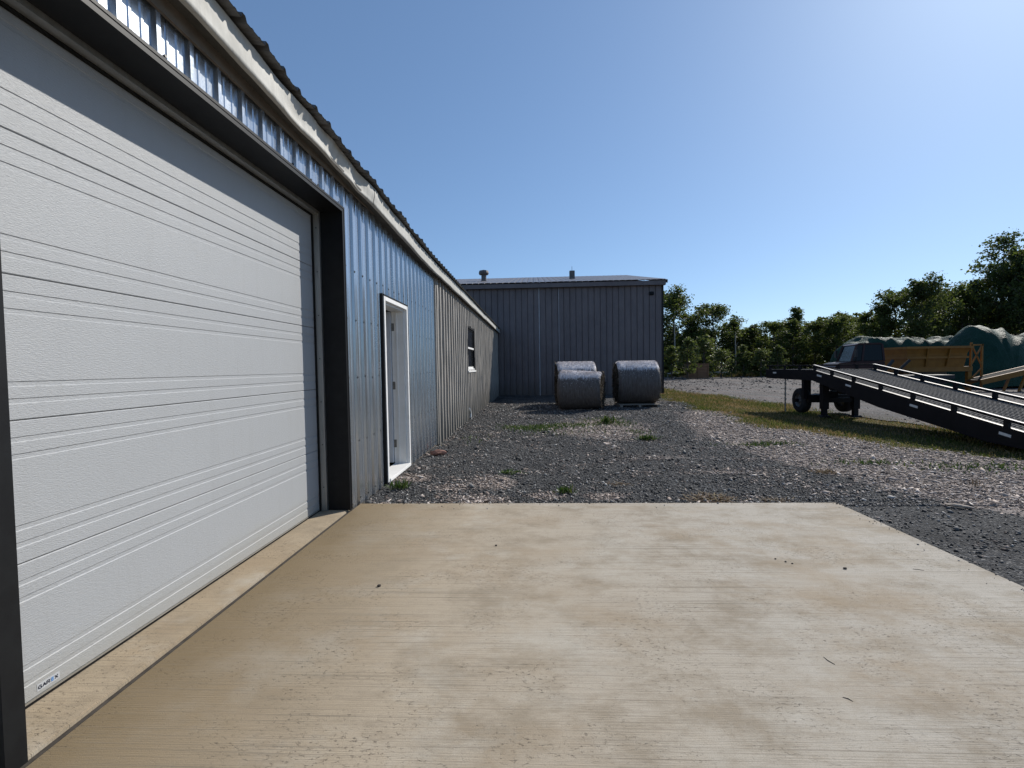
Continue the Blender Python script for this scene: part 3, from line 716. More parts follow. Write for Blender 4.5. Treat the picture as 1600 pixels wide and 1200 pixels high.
# ------------------------------------------------------------------ barn across the yard
BY, BX0, BX1, BZ, BD, RZ = 24.2, -14.0, 6.45, 5.42, 20.0, 7.75
barn = empty('storage_barn', (-3.7, BY, -.1), 'tall grey ribbed-metal barn in shade with low gable roof and two vents', 'building')
bb = lambda mb, name, mat, parent=None, **k: sb(mb, name, mat, parent or barn, **k)
bb(MB().box(BX0, BX1 - .03, BY + .006, BY + .12, -.3, BZ), 'wall_core', 'wood_core')
bb(MB().box(BX0, BX1 - .03, BY + BD - .12, BY + BD, -.3, BZ), 'rear_wall', 'barn_sheet')
for xx in (BX0 - .02, BX1 - .026):
    c = MB(); ym = BY + BD / 2
    c.add([(x_, y_, z_) for x_ in (xx - .04, xx + .02) for y_, z_ in ((BY + .004, -.3), (BY + BD, -.3), (BY + BD, BZ), (ym, RZ - .1), (BY + .004, BZ))], [(0, 1, 2, 3, 4), (9, 8, 7, 6, 5)] + [(i, (i + 1) % 5, 5 + (i + 1) % 5, 5 + i) for i in range(5)])
    bb(c, 'gable_wall', 'barn_sheet')
def barn_sheet(x0, x1):
    pr = profile(x0, x1, .3047, 'barn', .0); zs = (-.3, 1.1, 2.6, 4.1, BZ + .02); vs_ = []
    for z_ in zs:
        for q, d in pr: vs_.append((q, BY - d - .002 - .006 * abs(mnoise.noise((q * .9, z_ * .6, 4))), z_))
    m = len(pr); return MB().add(vs_, [(i * m + j, i * m + j + 1, (i + 1) * m + j + 1, (i + 1) * m + j) for i in range(len(zs) - 1) for j in range(m - 1)])
q = BX1
while q > BX0 + .1:
    bb(barn_sheet(max(q - .914, BX0) + .003, q), 'wall_sheet', 'barn_sheet'); q -= .914
bb(MB().box(BX1 - .02, BX1 + .045, BY - .075, BY + .06, -.3, BZ), 'corner_trim', 'black_trim')
for xq, w in ((.28, .024), (1.27, .013)):
    bb(MB().box(xq - w, xq + w, BY - .070, BY - .058, -.2 if xq < 1 else 1.0, BZ - .05), 'joint_strip', 'strip_grey')
bb(MB().box(BX0, BX1 + .1, BY - .30, BY - .27, BZ - .06, BZ + .15), 'eave_fascia', 'barn_sheet')
bb(MB().box(BX0, BX1 + .1, BY - .269, BY - .03, BZ - .06, BZ - .03), 'eave_soffit', 'barn_sheet')
ym = BY + BD / 2; slope = (RZ - BZ - .16) / (ym - BY + .35)
def barn_roof(x0, x1, back):
    pr = profile(x0, x1, .3047, 'barn', .0); mb = MB()
    ya, yb = (BY - .35, ym) if not back else (BY + BD + .35, ym)
    for dz in (0, -.008):
        vs_ = [(q_, y_, z_ + d + dz + .01 * mnoise.noise((q_, y_, 1))) for y_, z_ in ((ya, BZ + .16), ((ya + yb) / 2, (BZ + .16 + RZ) / 2), (yb, RZ)) for q_, d in pr]
        m = len(pr); mb.add(vs_, [(i * m + j, i * m + j + 1, (i + 1) * m + j + 1, (i + 1) * m + j) for i in range(2) for j in range(m - 1)])
    return mb
q = BX1 + .15
while q > BX0:
    for back in (0, 1): bb(barn_roof(max(q - .914, BX0), q, back), 'roof_sheet', 'barn_roof')
    q -= .914
bb(MB().add([(x_, ym + y_, RZ + z_) for x_ in (BX0, BX1 + .16) for y_, z_ in ((-.25, -.02), (0, .045), (.25, -.02))], [(0, 1, 4, 3), (1, 2, 5, 4)]), 'ridge_cap', 'barn_roof')
for s_ in (0, 1):
    a = (BX1 + .16, BY - .35 if not s_ else BY + BD + .35, BZ + .10); b = (BX1 + .16, ym, RZ - .06)
    bb(MB().bar(a, b, .03, .16), 'rake_trim', 'barn_sheet')
v1 = bb(MB().tube([(-2.9, 28.0, 5.9), (-2.9, 28.0, 6.9)], .15, 14).tube([(-2.9, 28, 6.45), (-2.9, 28, 6.5)], .19, 14), 'round_vent', 'pipe_metal')
hood = bb(MB().lathe([(6.86, .05), (6.86, .27), (6.95, .30), (7.08, .27), (7.14, .05)], 14, 'z', (-2.9, 28, 0)), 'vent_hood', 'pipe_metal')
bb(MB().box(2.13, 2.43, 28.0, 28.3, 5.9, 6.98), 'square_flue', 'pipe_metal', bevel=.01)
bb(MB().tube([(2.28, 28.15, 6.97), (2.28, 28.15, 7.25)], .012, 6), 'flue_rod', 'pipe_metal')
lamp = MB().box(5.80, 5.98, BY - .12, BY - .05, 4.88, 5.04); lamp.add([(5.78, BY - .16, 4.92), (6.0, BY - .16, 4.92), (6.0, BY - .10, 5.06), (5.78, BY - .10, 5.06), (5.78, BY - .10, 4.9), (6.0, BY - .10, 4.9)], [(0, 1, 2, 3), (0, 4, 5, 1), (0, 3, 4), (1, 5, 2)])
bb(lamp, 'wall_lamp', 'black_trim')

# ------------------------------------------------------------------ bales and pallet
def bale(name, loc, rz, R, Lh, sag, label, seed, taper=0.0):
    root = empty(name, loc, label, 'bale', None, rz); n, m = 64, 26
    vs_ = []
    for i in range(m + 1):
        a = -1 + 2 * i / m; xx = a * Lh; e = max(0, abs(a) - .88) / .12
        for k in range(n):
            th = 2 * math.pi * k / n; cy, cz = math.cos(th), math.sin(th)
            rr = R * (1 - .10 * e * e) * (1 - taper * (a + 1) / 2) * (1 + .022 * mnoise.noise((xx * 2.4 + seed, cy * 2, cz * 2)) + .010 * mnoise.noise((xx * 9, cy * 7, cz * 7 + seed)))
            zz = rr * cz * (1 - sag * .4) + (R * (1 - sag)); zz = max(zz, .0 + .004 * (k % 3)) if cz < 0 else zz
            vs_.append((xx, rr * cy * (1 + sag * .3), zz))
    fs = [(i * n + k, i * n + (k + 1) % n, (i + 1) * n + (k + 1) % n, (i + 1) * n + k) for i in range(m) for k in range(n)]
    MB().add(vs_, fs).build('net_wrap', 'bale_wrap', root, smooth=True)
    for s in (0, 1):
        ring = vs_[:n] if s == 0 else vs_[-n:]; cx = -Lh if s == 0 else Lh; cc = Vector((cx, 0, R * (1 - sag)))
        v2 = []
        for q_, fr_ in enumerate((1, .8, .55, .3)):
            for p in ring:
                w = cc.lerp(Vector(p), fr_); w.x += (.05 * (1 - fr_) + .03 * mnoise.noise((w.y * 5, w.z * 5, seed + s))) * (1 if s else -1) * (0 if q_ == 0 else 1); v2.append(tuple(w))
        v2.append((cx * 1.05, 0, cc.z)); f2 = [(i * n + k, i * n + (k + 1) % n, (i + 1) * n + (k + 1) % n, (i + 1) * n + k) for i in range(3) for k in range(n)] + [(3 * n + k, 3 * n + (k + 1) % n, 4 * n) for k in range(n)]
        MB().add(v2, f2).build('end_face', 'bale_end', root)
    # frayed wrap and straw standing off the surface
    r = np.random.default_rng(seed); N_ = 4200
    a = r.uniform(-1, 1, N_); th = np.pi * (.5 + np.clip(np.abs(r.normal(0, .12, N_)) * r.choice([-1, 1, 1], N_) + .03, -.45, .42)); rr = R * (1 - taper * (a + 1) / 2) * (1 - .10 * (np.clip(np.abs(a) - .88, 0, 1) / .12) ** 2)
    P = np.stack([a * Lh, rr * np.cos(th) * (1 + sag * .3), rr * np.sin(th) * (1 - sag * .4) + R * (1 - sag)], -1)
    nrm = np.stack([0 * th, np.cos(th), np.sin(th)], -1); tan = np.stack([0 * th, -np.sin(th), np.cos(th)], -1)
    L_ = r.uniform(.015, .05, N_)[:, None]; w_ = r.uniform(.004, .010, N_)[:, None]; sgn = r.choice([-1, 1], N_)[:, None]
    X_ = np.array([[1, 0, 0]]); d = tan * sgn * .8 + nrm * r.uniform(.1, .7, (N_, 1)) + X_ * r.normal(0, .5, (N_, 1))
    V_ = np.stack([P - X_ * w_, P + X_ * w_, P + d * L_ + nrm * .004], 1).reshape(-1, 3)
    tag(link('straw_tufts', np_mesh('tufts', V_, np.arange(N_ * 3).reshape(-1, 3)), 'tuft', root), kind='stuff')
    N_ = 900; rad = np.sqrt(r.random(N_ * 2)) * R * .95; th = r.uniform(0, 2 * np.pi, N_ * 2); side = np.where(np.arange(N_ * 2) < N_, -1, 1)
    P = np.stack([side * Lh * 1.02, rad * np.cos(th), rad * np.sin(th) * (1 - sag * .4) + R * (1 - sag)], -1)
    d = np.stack([side * r.uniform(.2, 1, N_ * 2), r.normal(0, .8, N_ * 2), r.normal(-.3, .8, N_ * 2)], -1) * r.uniform(.03, .09, (N_ * 2, 1)); w = r.normal(0, .008, (N_ * 2, 3))
    V_ = np.stack([P - w, P + w, P + d], 1).reshape(-1, 3); V_[:, 2] = np.maximum(V_[:, 2], .01)
    tag(link('loose_straw', np_mesh('straw', V_, np.arange(N_ * 6).reshape(-1, 3)), 'old_straw', root), kind='stuff')
    return root
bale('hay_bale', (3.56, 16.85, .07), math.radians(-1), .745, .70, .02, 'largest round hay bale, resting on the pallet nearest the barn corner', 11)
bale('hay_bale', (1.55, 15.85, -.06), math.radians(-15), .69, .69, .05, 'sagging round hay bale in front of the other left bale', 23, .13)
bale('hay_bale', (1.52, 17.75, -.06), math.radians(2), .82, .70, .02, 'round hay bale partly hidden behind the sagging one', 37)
pal = empty('pallet', (3.56, 16.75, -.07), 'weathered wooden pallet under the largest hay bale', 'pallet')
for k in range(7): MB().box(-.68, .68, -.55 + k * .17, -.55 + k * .17 + .10, .115, .135).build('plank', 'pallet_wood', pal)
for k in (-.62, 0, .62): MB().box(k - .045, k + .045, -.55, .57, .022, .1145).build('stringer', 'pallet_wood', pal)
for k in range(3): MB().box(-.68, .68, -.55 + k * .51, -.55 + k * .51 + .10, 0, .0215).build('plank', 'pallet_wood', pal)

# ------------------------------------------------------------------ loading ramp
RX0, RX1, RB, RE = 8.40, 10.22, 14.75, 17.6
RSL = .167; RTOE = 6.6
ramp = empty('loading_ramp', (9.3, 14.8, -.22), 'long black steel loading ramp on wheels beside the gravel road', 'ramp')
rb = lambda mb, name, mat, parent=None, **k: sb(mb, name, mat, parent or ramp, **k)
def deck_z(y_): return 1.20 if y_ >= RB else 1.20 - (RB - y_) * RSL
for xs_ in (RX0, RX1):
    s = -1 if xs_ == RX0 else 1
    a, b = sorted((xs_, xs_ - s * .07))
    yl = [RE, RB, 12.0, 9.2, RTOE]; bot = [deck_z(RE) - .30, deck_z(RB) - .31, deck_z(12.0) - .42, deck_z(9.2) - .36, deck_z(RTOE) - .03]
    vs_ = [(x_, y_, z_) for x_ in (a, b) for y_, z_ in list(zip(yl, [deck_z(q) + .02 for q in yl])) + list(zip(yl, bot))[::-1]]
    n = 10; faces = [tuple(range(n)), tuple(range(2 * n - 1, n - 1, -1))] + [(i, (i + 1) % n, n + (i + 1) % n, n + i) for i in range(n)]
    rb(MB().add(vs_, faces), 'side_beam', 'ramp_paint')
    # curb rail on short posts, bright worn top edge
    rz_ = .145
    xc = (a + b) / 2
    rb(MB().bar((xc, RE - .05, deck_z(RE) + rz_), (xc, RB, deck_z(RB) + rz_), .06, .04).bar((xc, RB, deck_z(RB) + rz_), (xc, RTOE + .5, deck_z(RTOE + .5) + rz_), .06, .045), 'curb_rail', 'ramp_paint')
    rb(MB().bar((xc, RB - .03, deck_z(RB) + rz_ + .0245), (xc, RTOE + .5, deck_z(RTOE + .5) + rz_ + .0245), .056, .003), 'worn_edge', 'ramp_edge')
    for yq in (17.4, 16.4, 15.5, 14.68, 13.86, 12.94, 11.96, 10.97, 9.93, 8.85, 7.8):
        z_ = deck_z(yq); rb(MB().box(xc - .028, xc + .028, yq - .045, yq + .045, z_ + .018, z_ + rz_ - .02), 'rail_post', 'ramp_paint')
for k, yq in enumerate((17.0, 14.4, 13.1, 10.9, 8.85)):
    z_ = deck_z(yq) - .10 - .02 * (k > 1); rb(MB().bar((RX0 - .003, yq + .11, z_ + .11 * RSL * (yq < RB)), (RX0 - .003, yq - .11, z_ - .11 * RSL * (yq < RB)), .006, .05, (0, 0, 1)), 'reflector', 'reflector')
# open grating deck
ys_ = RE
bars = MB()
while ys_ > RTOE + .1:
    z_ = deck_z(ys_); bars.box(RX0 + .072, RX1 - .072, ys_ - .022, ys_ + .022, z_ - .05, z_ - .006); ys_ -= .115
tag(rb(bars, 'deck_bars', 'deck_steel'), kind='stuff')
for xq in np.linspace(RX0 + .16, RX1 - .16, 16):
    rb(MB().bar((xq, RE, deck_z(RE) - .003), (xq, RB, deck_z(RB) - .003), .018, .02).bar((xq, RB, deck_z(RB) - .003), (xq, RTOE, deck_z(RTOE) - .003), .018, .02), 'deck_strip', 'deck_steel')
rb(MB().add([(x_, y_, z_) for x_ in (RX0 + .071, RX1 - .071) for y_, z_ in ((RE, 1.13), (RB, 1.13), (RTOE, deck_z(RTOE) - .07))], [(0, 1, 4, 3), (1, 2, 5, 4)]), 'deck_pan', 'ramp_paint')
rb(MB().box(RX0, RX1, RE, RE + .04, .93, 1.22), 'end_plate', 'ramp_paint')
for yq in (16.6, 15.6, 13.6, 12.4, 11.2):
    z_ = deck_z(yq); rb(MB().box(RX0 + .0701, RX1 - .0701, yq - .04, yq + .04, z_ - .26, z_ - .0701), 'cross_member', 'ramp_paint')
for xq in (8.72, 9.62):
    zg = -.22
    rb(MB().box(xq - .09, xq + .09, 14.6, 14.78, zg + .25, .93).box(xq - .065, xq + .065, 14.63, 14.75, zg + .02, zg + .25), 'leg', 'ramp_paint')
    rb(MB().add([(xq + sx * w, 14.69 + sy * w, z_) for w, z_ in ((.15, zg), (.10, zg + .06)) for sx, sy in ((-1, -1), (1, -1), (1, 1), (-1, 1))], [(3, 2, 1, 0), (4, 5, 6, 7)] + [(i, (i + 1) % 4, 4 + (i + 1) % 4, 4 + i) for i in range(4)]), 'foot_plate', 'ramp_paint')
rb(MB().box(8.45, 8.58, 15.3, 15.42, .30, .93), 'hanger', 'ramp_paint')
rb(MB().box(8.81, 9.53, 14.64, 14.74, .24, .36).box(8.6, 10.0, 15.25, 15.4, .18, .42).box(9.0, 9.25, 14.9, 15.2, .2, .55), 'chassis', 'ramp_paint')
rb(MB().tube([(8.5, 15.9, .21), (10.4, 15.9, .21)], .06, 10), 'axle', 'ramp_paint')
for xq in (8.72, 10.06):
    w = empty('wheel'); w.parent = ramp
    Rw, ww = .40, .13
    sb(MB().lathe([(-ww, .22), (-ww, .34), (-ww * .8, .385), (-ww * .4, Rw), (ww * .4, Rw), (ww * .8, .385), (ww, .34), (ww, .22), (ww * .4, .20)], 32, 'x', (xq, 15.9, .21)), 'tyre', 'tyre', w, smooth=True)
    sb(MB().lathe([(-ww * .9, .03), (-ww * .9, .07), (-ww * .4, .09), (-ww * .35, .17), (-ww * .85, .215), (ww * .85, .215), (ww * .3, .15), (ww * .3, .02)], 24, 'x', (xq, 15.9, .21)), 'rim', 'rim', w)
for x_ in (8.72, 10.06): rb(MB().box(x_ + .16, x_ + .24, 15.8, 16.0, .25, .93), 'spring_hanger', 'ramp_paint')
mb = MB(); zc = .93
while zc > -.215:
    mb.tube([(8.43 + .008 * math.sin(zc * 60), 16.35, zc), (8.43 + .008 * math.cos(zc * 50), 16.35, zc - .06)], .024 + .006 * math.sin(zc * 104), 6); zc -= .045
rb(mb, 'chain', 'hinge_metal')

ramp.scale = (.88, .88, .88); ramp.location = (8.184, 13.024, -.07 + .008)
# ------------------------------------------------------------------ parked truck behind the ramp
trk = empty('parked_truck', (15.35, 22.3, -.08), 'dark maroon flatbed truck parked behind the ramp', 'truck', None, math.radians(-14))
def prism(pts, y0, y1):
    n = len(pts); return MB().add([(a, y_, b) for y_ in (y0, y1) for a, b in pts], [tuple(range(n)), tuple(range(2 * n - 1, n - 1, -1))] + [(i, (i + 1) % n, n + (i + 1) % n, n + i) for i in range(n)])
prism([(-1.75, .55), (-1.75, 1.30), (-1.65, 1.42), (-1.05, 1.50), (.12, 1.50), (.12, .55)], -.95, .95).build('body', 'truck_paint', trk, bevel=.04)
prism([(-.95, 2.22), (-.80, 2.30), (.0, 2.30), (.08, 2.22)], -.82, .82).build('cab_roof', 'truck_paint', trk, bevel=.02)
for s in (-1, 1):
    for a, b in (((-1.12, 1.49), (-.90, 2.24)), ((-.72, 1.49), (-.62, 2.24)), ((.10, 1.49), (.05, 2.24))):
        MB().bar((a[0], s * .88, a[1]), (b[0], s * .80, b[1]), .07, .07).build('pillar', 'truck_paint', trk)
    gl = [((-1.07, 1.52), (-.76, 1.52), (-.66, 2.21), (-.86, 2.21)), ((-.69, 1.52), (.06, 1.52), (.02, 2.21), (-.58, 2.21))]
    for g in gl:
        MB().add([(p[0], s * (.875 - .075 * (p[1] - 1.5) / .74 + o), p[1]) for o in (0, .006) for p in g], [(0, 1, 2, 3), (7, 6, 5, 4), (0, 4, 5, 1), (1, 5, 6, 2), (2, 6, 7, 3), (3, 7, 4, 0)]).build('side_window', 'cab_glass', trk)
    MB().bar((-1.0, s * .95, 1.45), (-1.05, s * 1.2, 1.75), .03).box(-1.1, -1.03, s * 1.2 - .1, s * 1.2 + .1, 1.68, 2.02).build('mirror', 'truck_dark', trk)
    MB().lathe([(-.02, 0), (-.02, .09), (.02, .10)], 14, 'x', (-1.76, s * .72, 1.02)).build('headlight', 'reflector', trk)
MB().add([(-1.10, -.84, 1.51), (-1.10, .84, 1.51), (-.88, .77, 2.23), (-.88, -.77, 2.23), (-1.09, -.84, 1.51), (-1.09, .84, 1.51), (-.87, .77, 2.23), (-.87, -.77, 2.23)], [(0, 1, 2, 3), (7, 6, 5, 4), (0, 4, 5, 1), (2, 6, 7, 3)]).build('windscreen', 'cab_glass', trk)
MB().add([(.11, -.84, 1.51), (.11, .84, 1.51), (.07, .77, 2.23), (.07, -.77, 2.23), (.10, -.84, 1.51), (.10, .84, 1.51), (.06, .77, 2.23), (.06, -.77, 2.23)], [(3, 2, 1, 0), (4, 5, 6, 7), (0, 1, 5, 4), (3, 7, 6, 2)]).build('rear_window', 'cab_glass', trk)
MB().box(-.5, .0, -.75, .75, .6, 1.7).build('seat', 'truck_dark', trk, bevel=.06)
MB().box(.3, 2.6, -.95, .95, .70, .86).build('flatbed', 'truck_dark', trk)
MB().box(-1.6, 2.6, -.4, .4, .45, .69).build('chassis', 'truck_dark', trk)
MB().box(-1.82, -1.76, -.9, .9, .5, .68).build('bumper', 'aluminium', trk)
for s_ in (-1, 1): MB().bar((.6, s_ * .6, .9), (1.1, s_ * .75, 1.52), .1).build('lift_arm', 'truck_dark', trk)
for xq in (-1.1, 1.7):
    for s in (-1, 1):
        w = empty('wheel'); w.parent = trk; w.location = (xq, s * .85, .42)
        MB().lathe([(-.12, .2), (-.12, .36), (-.06, .42), (.06, .42), (.12, .36), (.12, .2)], 24, 'y').build('tyre', 'tyre', w, smooth=True)
        MB().lathe([(-.1, .02), (-.06, .12), (-.1, .21), (.1, .21), (.06, .12), (.1, .02)], 18, 'y').build('rim', 'rim', w)

# ------------------------------------------------------------------ yellow screening machine, conveyor
mc = empty('screening_hopper', (18.9, 24.3, -.08), 'rusty yellow hopper machine standing between truck and green tarps', 'machine')
MB().add([(x_, y_, z_) for (hx, hy, z_) in ((1.45, 1.2, 2.08), (1.36, 1.1, 1.8), (1.3, 1.0, 1.15)) for x_, y_ in ((-hx, -hy), (hx, -hy), (hx, hy), (-hx, hy))], [(i * 4 + j, i * 4 + (j + 1) % 4, (i + 1) * 4 + (j + 1) % 4, (i + 1) * 4 + j) for i in range(2) for j in range(4)]).build('hopper', 'machine_yellow', mc)
for z_, hx, hy in ((2.09, 1.50, 1.25), (1.62, 1.40, 1.12)):
    MB().box(-hx, hx, -hy - .03, -hy + .03, z_ - .05, z_ + .05).box(-hx, hx, hy - .03, hy + .03, z_ - .05, z_ + .05).box(-hx, -hx + .06, -hy + .03, hy - .03, z_ - .05, z_ + .05).box(hx - .06, hx, -hy + .03, hy - .03, z_ - .05, z_ + .05).build('flange', 'machine_yellow', mc)
for xq in (-.5, .5): MB().bar((xq, -1.23, 2.06), (xq * .92, -1.04, 1.2), .06, .06).build('rib', 'machine_yellow', mc)
MB().box(-1.3, 1.7, -1.0, 1.0, .95, 1.18).build('main_frame', 'machine_yellow', mc)
MB().box(-.9, .6, -.95, .9, .35, .94).build('engine_box', 'machine_dark', mc, bevel=.03)
MB().box(-.55, .0, -.965, -.951, 1.28, 1.36).build('name_plate', 'reflector', mc)
for xq in (-1.2, 1.6):
    for yq in (-.9, .9): MB().box(xq - .08, xq + .08, yq - .08, yq + .08, 0, .94).build('leg', 'machine_yellow', mc)
MB().bar((1.6, -1.0, 1.15), (1.62, -1.0, 2.3), .07).bar((2.1, -1.0, .2), (2.1, -1.0, 2.2), .07).bar((1.6, -1.0, 2.25), (2.1, -1.0, 1.2), .05).bar((1.6, -1.0, 1.2), (2.1, -1.0, 2.15), .05).bar((1.6, -1.0, 2.18), (2.15, -1.0, 2.18), .07).bar((1.3, -1.0, .2), (2.1, -1.0, 1.1), .05).build('lattice_frame', 'machine_yellow', mc)
cv = empty('conveyor', (22.0, 23.0, -.08), 'dull yellow conveyor boom sloping up in front of the tall tarp', 'machine')
A, B = Vector((-1.6, 0, .45)), Vector((5.0, -.4, 2.05))
for yq in (-.35, .35):
    o = Vector((0, yq, 0)); MB().bar(A + o, B + o, .08, .24).build('side_channel', 'machine_yellow', cv)
MB().bar(A + Vector((0, 0, .1)), B + Vector((0, 0, .1)), .6, .02).build('belt', 'rubber', cv)
for k in range(9): 
    p = A.lerp(B, k / 8); MB().tube([p + Vector((0, -.31, .06)), p + Vector((0, .31, .06))], .05, 8).build('roller', 'machine_dark', cv)
for k in (.28, .75):
    p = A.lerp(B, k); MB().bar(p + Vector((0, -.35, -.1)), (p.x - .3, -.35 + p.y, 0), .08).bar(p + Vector((0, .35, -.1)), (p.x - .3, .35 + p.y, 0), .08).build('support_leg', 'machine_yellow', cv)
MB().bar((0.3, -.39, .95), (0.3, -.39, 1.55), .04).bar((.3, -.39, 1.55), (1.25, -.42, 1.52), .04).bar((.35, -.39, 1.5), (1.3, -.42, 1.2), .03).build('hand_rail', 'reflector', cv)

# ------------------------------------------------------------------ tarped piles
def tarp(name, loc, sx, sy, hf, label, seed, nx=70, ny=40):
    root = empty(name, loc, label, 'tarp'); xs_ = np.linspace(-sx, sx, nx); ys2 = np.linspace(-sy, sy, ny); vs_ = []
    for a in xs_:
        for b in ys2:
            vs_.append((a, b, max(.0, hf(a, b))))
    me = MB().add(vs_, [(i * ny + j, (i + 1) * ny + j, (i + 1) * ny + j + 1, i * ny + j + 1) for i in range(nx - 1) for j in range(ny - 1)])
    me.build('cover', 'green_tarp', root, smooth=True)
    r = random.Random(seed)
    ropes = MB()
    for k in range(3):
        a = -sx * .6 + k * sx * .6; pts = [(a + .1 * math.sin(b), b, max(.0, hf(a, b)) + .025) for b in np.linspace(-sy * .98, sy * .98, 26)]
        ropes.tube(pts, .016, 5)
    ropes.build('tie_rope', 'black_trim', root)
    return root
def ridge1(a, b):
    e = 1 - max(abs(a / 4.1), 0) ** 8; w = 1 - abs(b / 1.75) ** 5
    return (2.92 + .10 * math.sin(a * 1.7) + .06 * math.sin(a * 4.1 + b) + .10 * mnoise.noise((a * 1.3, b * 1.3, 2)) - .28 * math.exp(-((a - .9) / .7) ** 2)) * max(0, min(1, e)) ** .2 * max(0, w) ** .3 + .09 * (1 - 2 * abs(math.sin(a * 3.3 + 1.2 * mnoise.noise((a, b, 3))))) * min(1, max(0, w)) ** .3
tarp('tarped_load', (23.8, 31.2, -.08), 4.15, 1.78, ridge1, 'long flat-topped pile under green tarpaulin behind the truck cab', 3)
def ridge2(a, b):
    # steep left flank, peak near a=-1.9, shallow right
    ax = np.interp(a, [-3.6, -3.1, -2.5, -2.0, -1.0, .6, 2.0, 4.5, 6.0, 6.6], [0, 1.3, 2.75, 3.42, 3.30, 2.85, 2.90, 3.0, 2.4, 0])
    w = max(0, 1 - abs(b / 2.6) ** 1.7) ** .75
    rad = math.atan2(b + 2.6, a + 2.0)
    fold = .17 * (1 - 2.2 * abs(math.sin(rad * 9 + 1.3 * mnoise.noise((a * .8, b * .8, 1)))) ** .8) * min(1, math.hypot(a + 2, b) / 2.2) + .12 * mnoise.noise((a * .9, b * .9, 7))
    return ax * w + fold * w
tarp('tarped_pile', (26.2, 27.6, -.08), 6.55, 2.58, ridge2, 'tall peaked heap under dark green tarpaulin at the right edge', 5, 110, 50)

# ------------------------------------------------------------------ trees
def tree_meshes(seed, h, spread, f0, nlimb, nleaf, leaf, shape, clump=.42):
    r = random.Random(seed); rn = np.random.default_rng(seed); mb = MB()
    n = 9; tp = [Vector((0, 0, -.15))]
    for i in range(1, n + 1): tp.append(Vector((tp[-1].x + r.gauss(0, .03) * h * .12, tp[-1].y + r.gauss(0, .03) * h * .12, h * .97 * i / n)))
    r0 = h * .014 + .02; mb.tube(tp, [r0 * (1 - .9 * i / n) + .006 for i in range(n + 1)], 7)
    cl = []
    def at(f): 
        q = f * n; i = min(int(q), n - 1); return tp[i].lerp(tp[i + 1], q - i)
    for k in range(nlimb):
        f = f0 + (1 - f0) * ((k + r.random()) / nlimb); f = min(f, .985)
        t_ = (f - f0) / (1 - f0)
        prof = {'round': math.sin(math.pi * (.12 + .83 * t_)) ** .7, 'cone': (1 - t_) ** .8 + .08, 'tall': (math.sin(math.pi * (.15 + .8 * t_)) ** .6) * (1 - .35 * t_)}[shape]
        L_ = spread * prof * r.uniform(.55, 1.15); az = k * 2.4 + r.uniform(-.5, .5); el = math.radians(r.uniform(5, 35) + 35 * t_)
        a = at(f); d = Vector((math.cos(az) * math.cos(el), math.sin(az) * math.cos(el), math.sin(el)))
        mid = a + d * L_ * .5 + Vector((0, 0, -.04 * L_)); e = a + d * L_ + Vector((r.gauss(0, .08), r.gauss(0, .08), r.gauss(.03, .1))) * L_
        rr = max(.008, r0 * .42 * (1 - .6 * t_)); mb.tube([a, mid, e], [rr, rr * .6, .006], 5, False)
        for q in (.45, .7, .88, 1.0):
            p = a.lerp(e, q) if q > .5 else mid
            for s in range(2):
                d2 = Vector((r.gauss(0, 1), r.gauss(0, 1), r.gauss(.3, .7))).normalized() * L_ * r.uniform(.12, .34)
                p2 = p + d2; cl.append((p2, r.uniform(.6, 1.2))); mb.tube([p, p2], [rr * .35 + .003, .004], 4, False)
        if r.random() < .75:
            e3 = e + Vector((r.gauss(0, .2), r.gauss(0, .2), r.uniform(.15, .5))) * spread * .5; mb.tube([e, e3], [.01, .004], 4, False)
            for q in (.35, .7, 1.0): cl.append((e.lerp(e3, q), r.uniform(.15, .4)))
    for q in range(5): cl.append((tp[-1] + Vector((r.gauss(0, .2), r.gauss(0, .2), r.uniform(-.05, .55))) * spread * .45, r.uniform(.15, .35)))
    cl.append((tp[-1], .8)); cl.append((tp[-1] + Vector((0, 0, .1)), .5)); cl.append((at(.93), .8))
    P0 = np.array([list(p) for p, _ in cl]); W = np.array([w for _, w in cl])
    idx = rn.choice(len(cl), nleaf, p=W / W.sum())
    P = P0[idx] + rn.normal(0, 1, (nleaf, 3)) * (W[idx] * clump * spread * .24)[:, None] * np.array([1, 1, .75])
    P[:, 2] = np.clip(P[:, 2], .12, None)
    a = rn.uniform(0, 2 * np.pi, nleaf); tl = rn.normal(0, .75, nleaf); sz = leaf * np.exp(rn.normal(0, .3, nleaf))
    u = np.stack([np.cos(a) * np.cos(tl), np.sin(a) * np.cos(tl), np.sin(tl)], -1)
    v = rn.normal(0, 1, (nleaf, 3)); v -= (v * u).sum(1)[:, None] * u; v /= np.linalg.norm(v, axis=1)[:, None]
    w = np.cross(u, v)
    s_ = sz[:, None]
    V_ = np.stack([P - u * s_, P + v * s_ * .55 + w * s_ * .15, P + u * s_, P - v * s_ * .55 + w * s_ * .15], 1).reshape(-1, 3)
    return mb.mesh('trunk'), np_mesh('crown', V_, np.arange(nleaf * 4).reshape(-1, 4)), h
LIB = {}
for key, args in {'broad': (1, 8.0, 2.6, .22, 26, 10000, .088, 'round'), 'broad2': (2, 7.2, 2.3, .18, 24, 9000, .085, 'round'), 'slim': (3, 8.5, 1.7, .15, 26, 7500, .085, 'tall'),
                  'slim2': (4, 7.0, 1.6, .12, 24, 6800, .082, 'tall'), 'cone': (5, 7.0, 1.8, .10, 28, 7000, .08, 'cone'), 'sparse': (6, 12.0, 2.3, .38, 24, 3400, .10, 'tall', .55),
                  'young': (7, 3.2, 1.05, .10, 16, 1900, .085, 'tall'), 'young2': (8, 3.0, 1.2, .06, 15, 1700, .085, 'round')}.items():
    LIB[key] = tree_meshes(*args)
TREEPARTS = {}
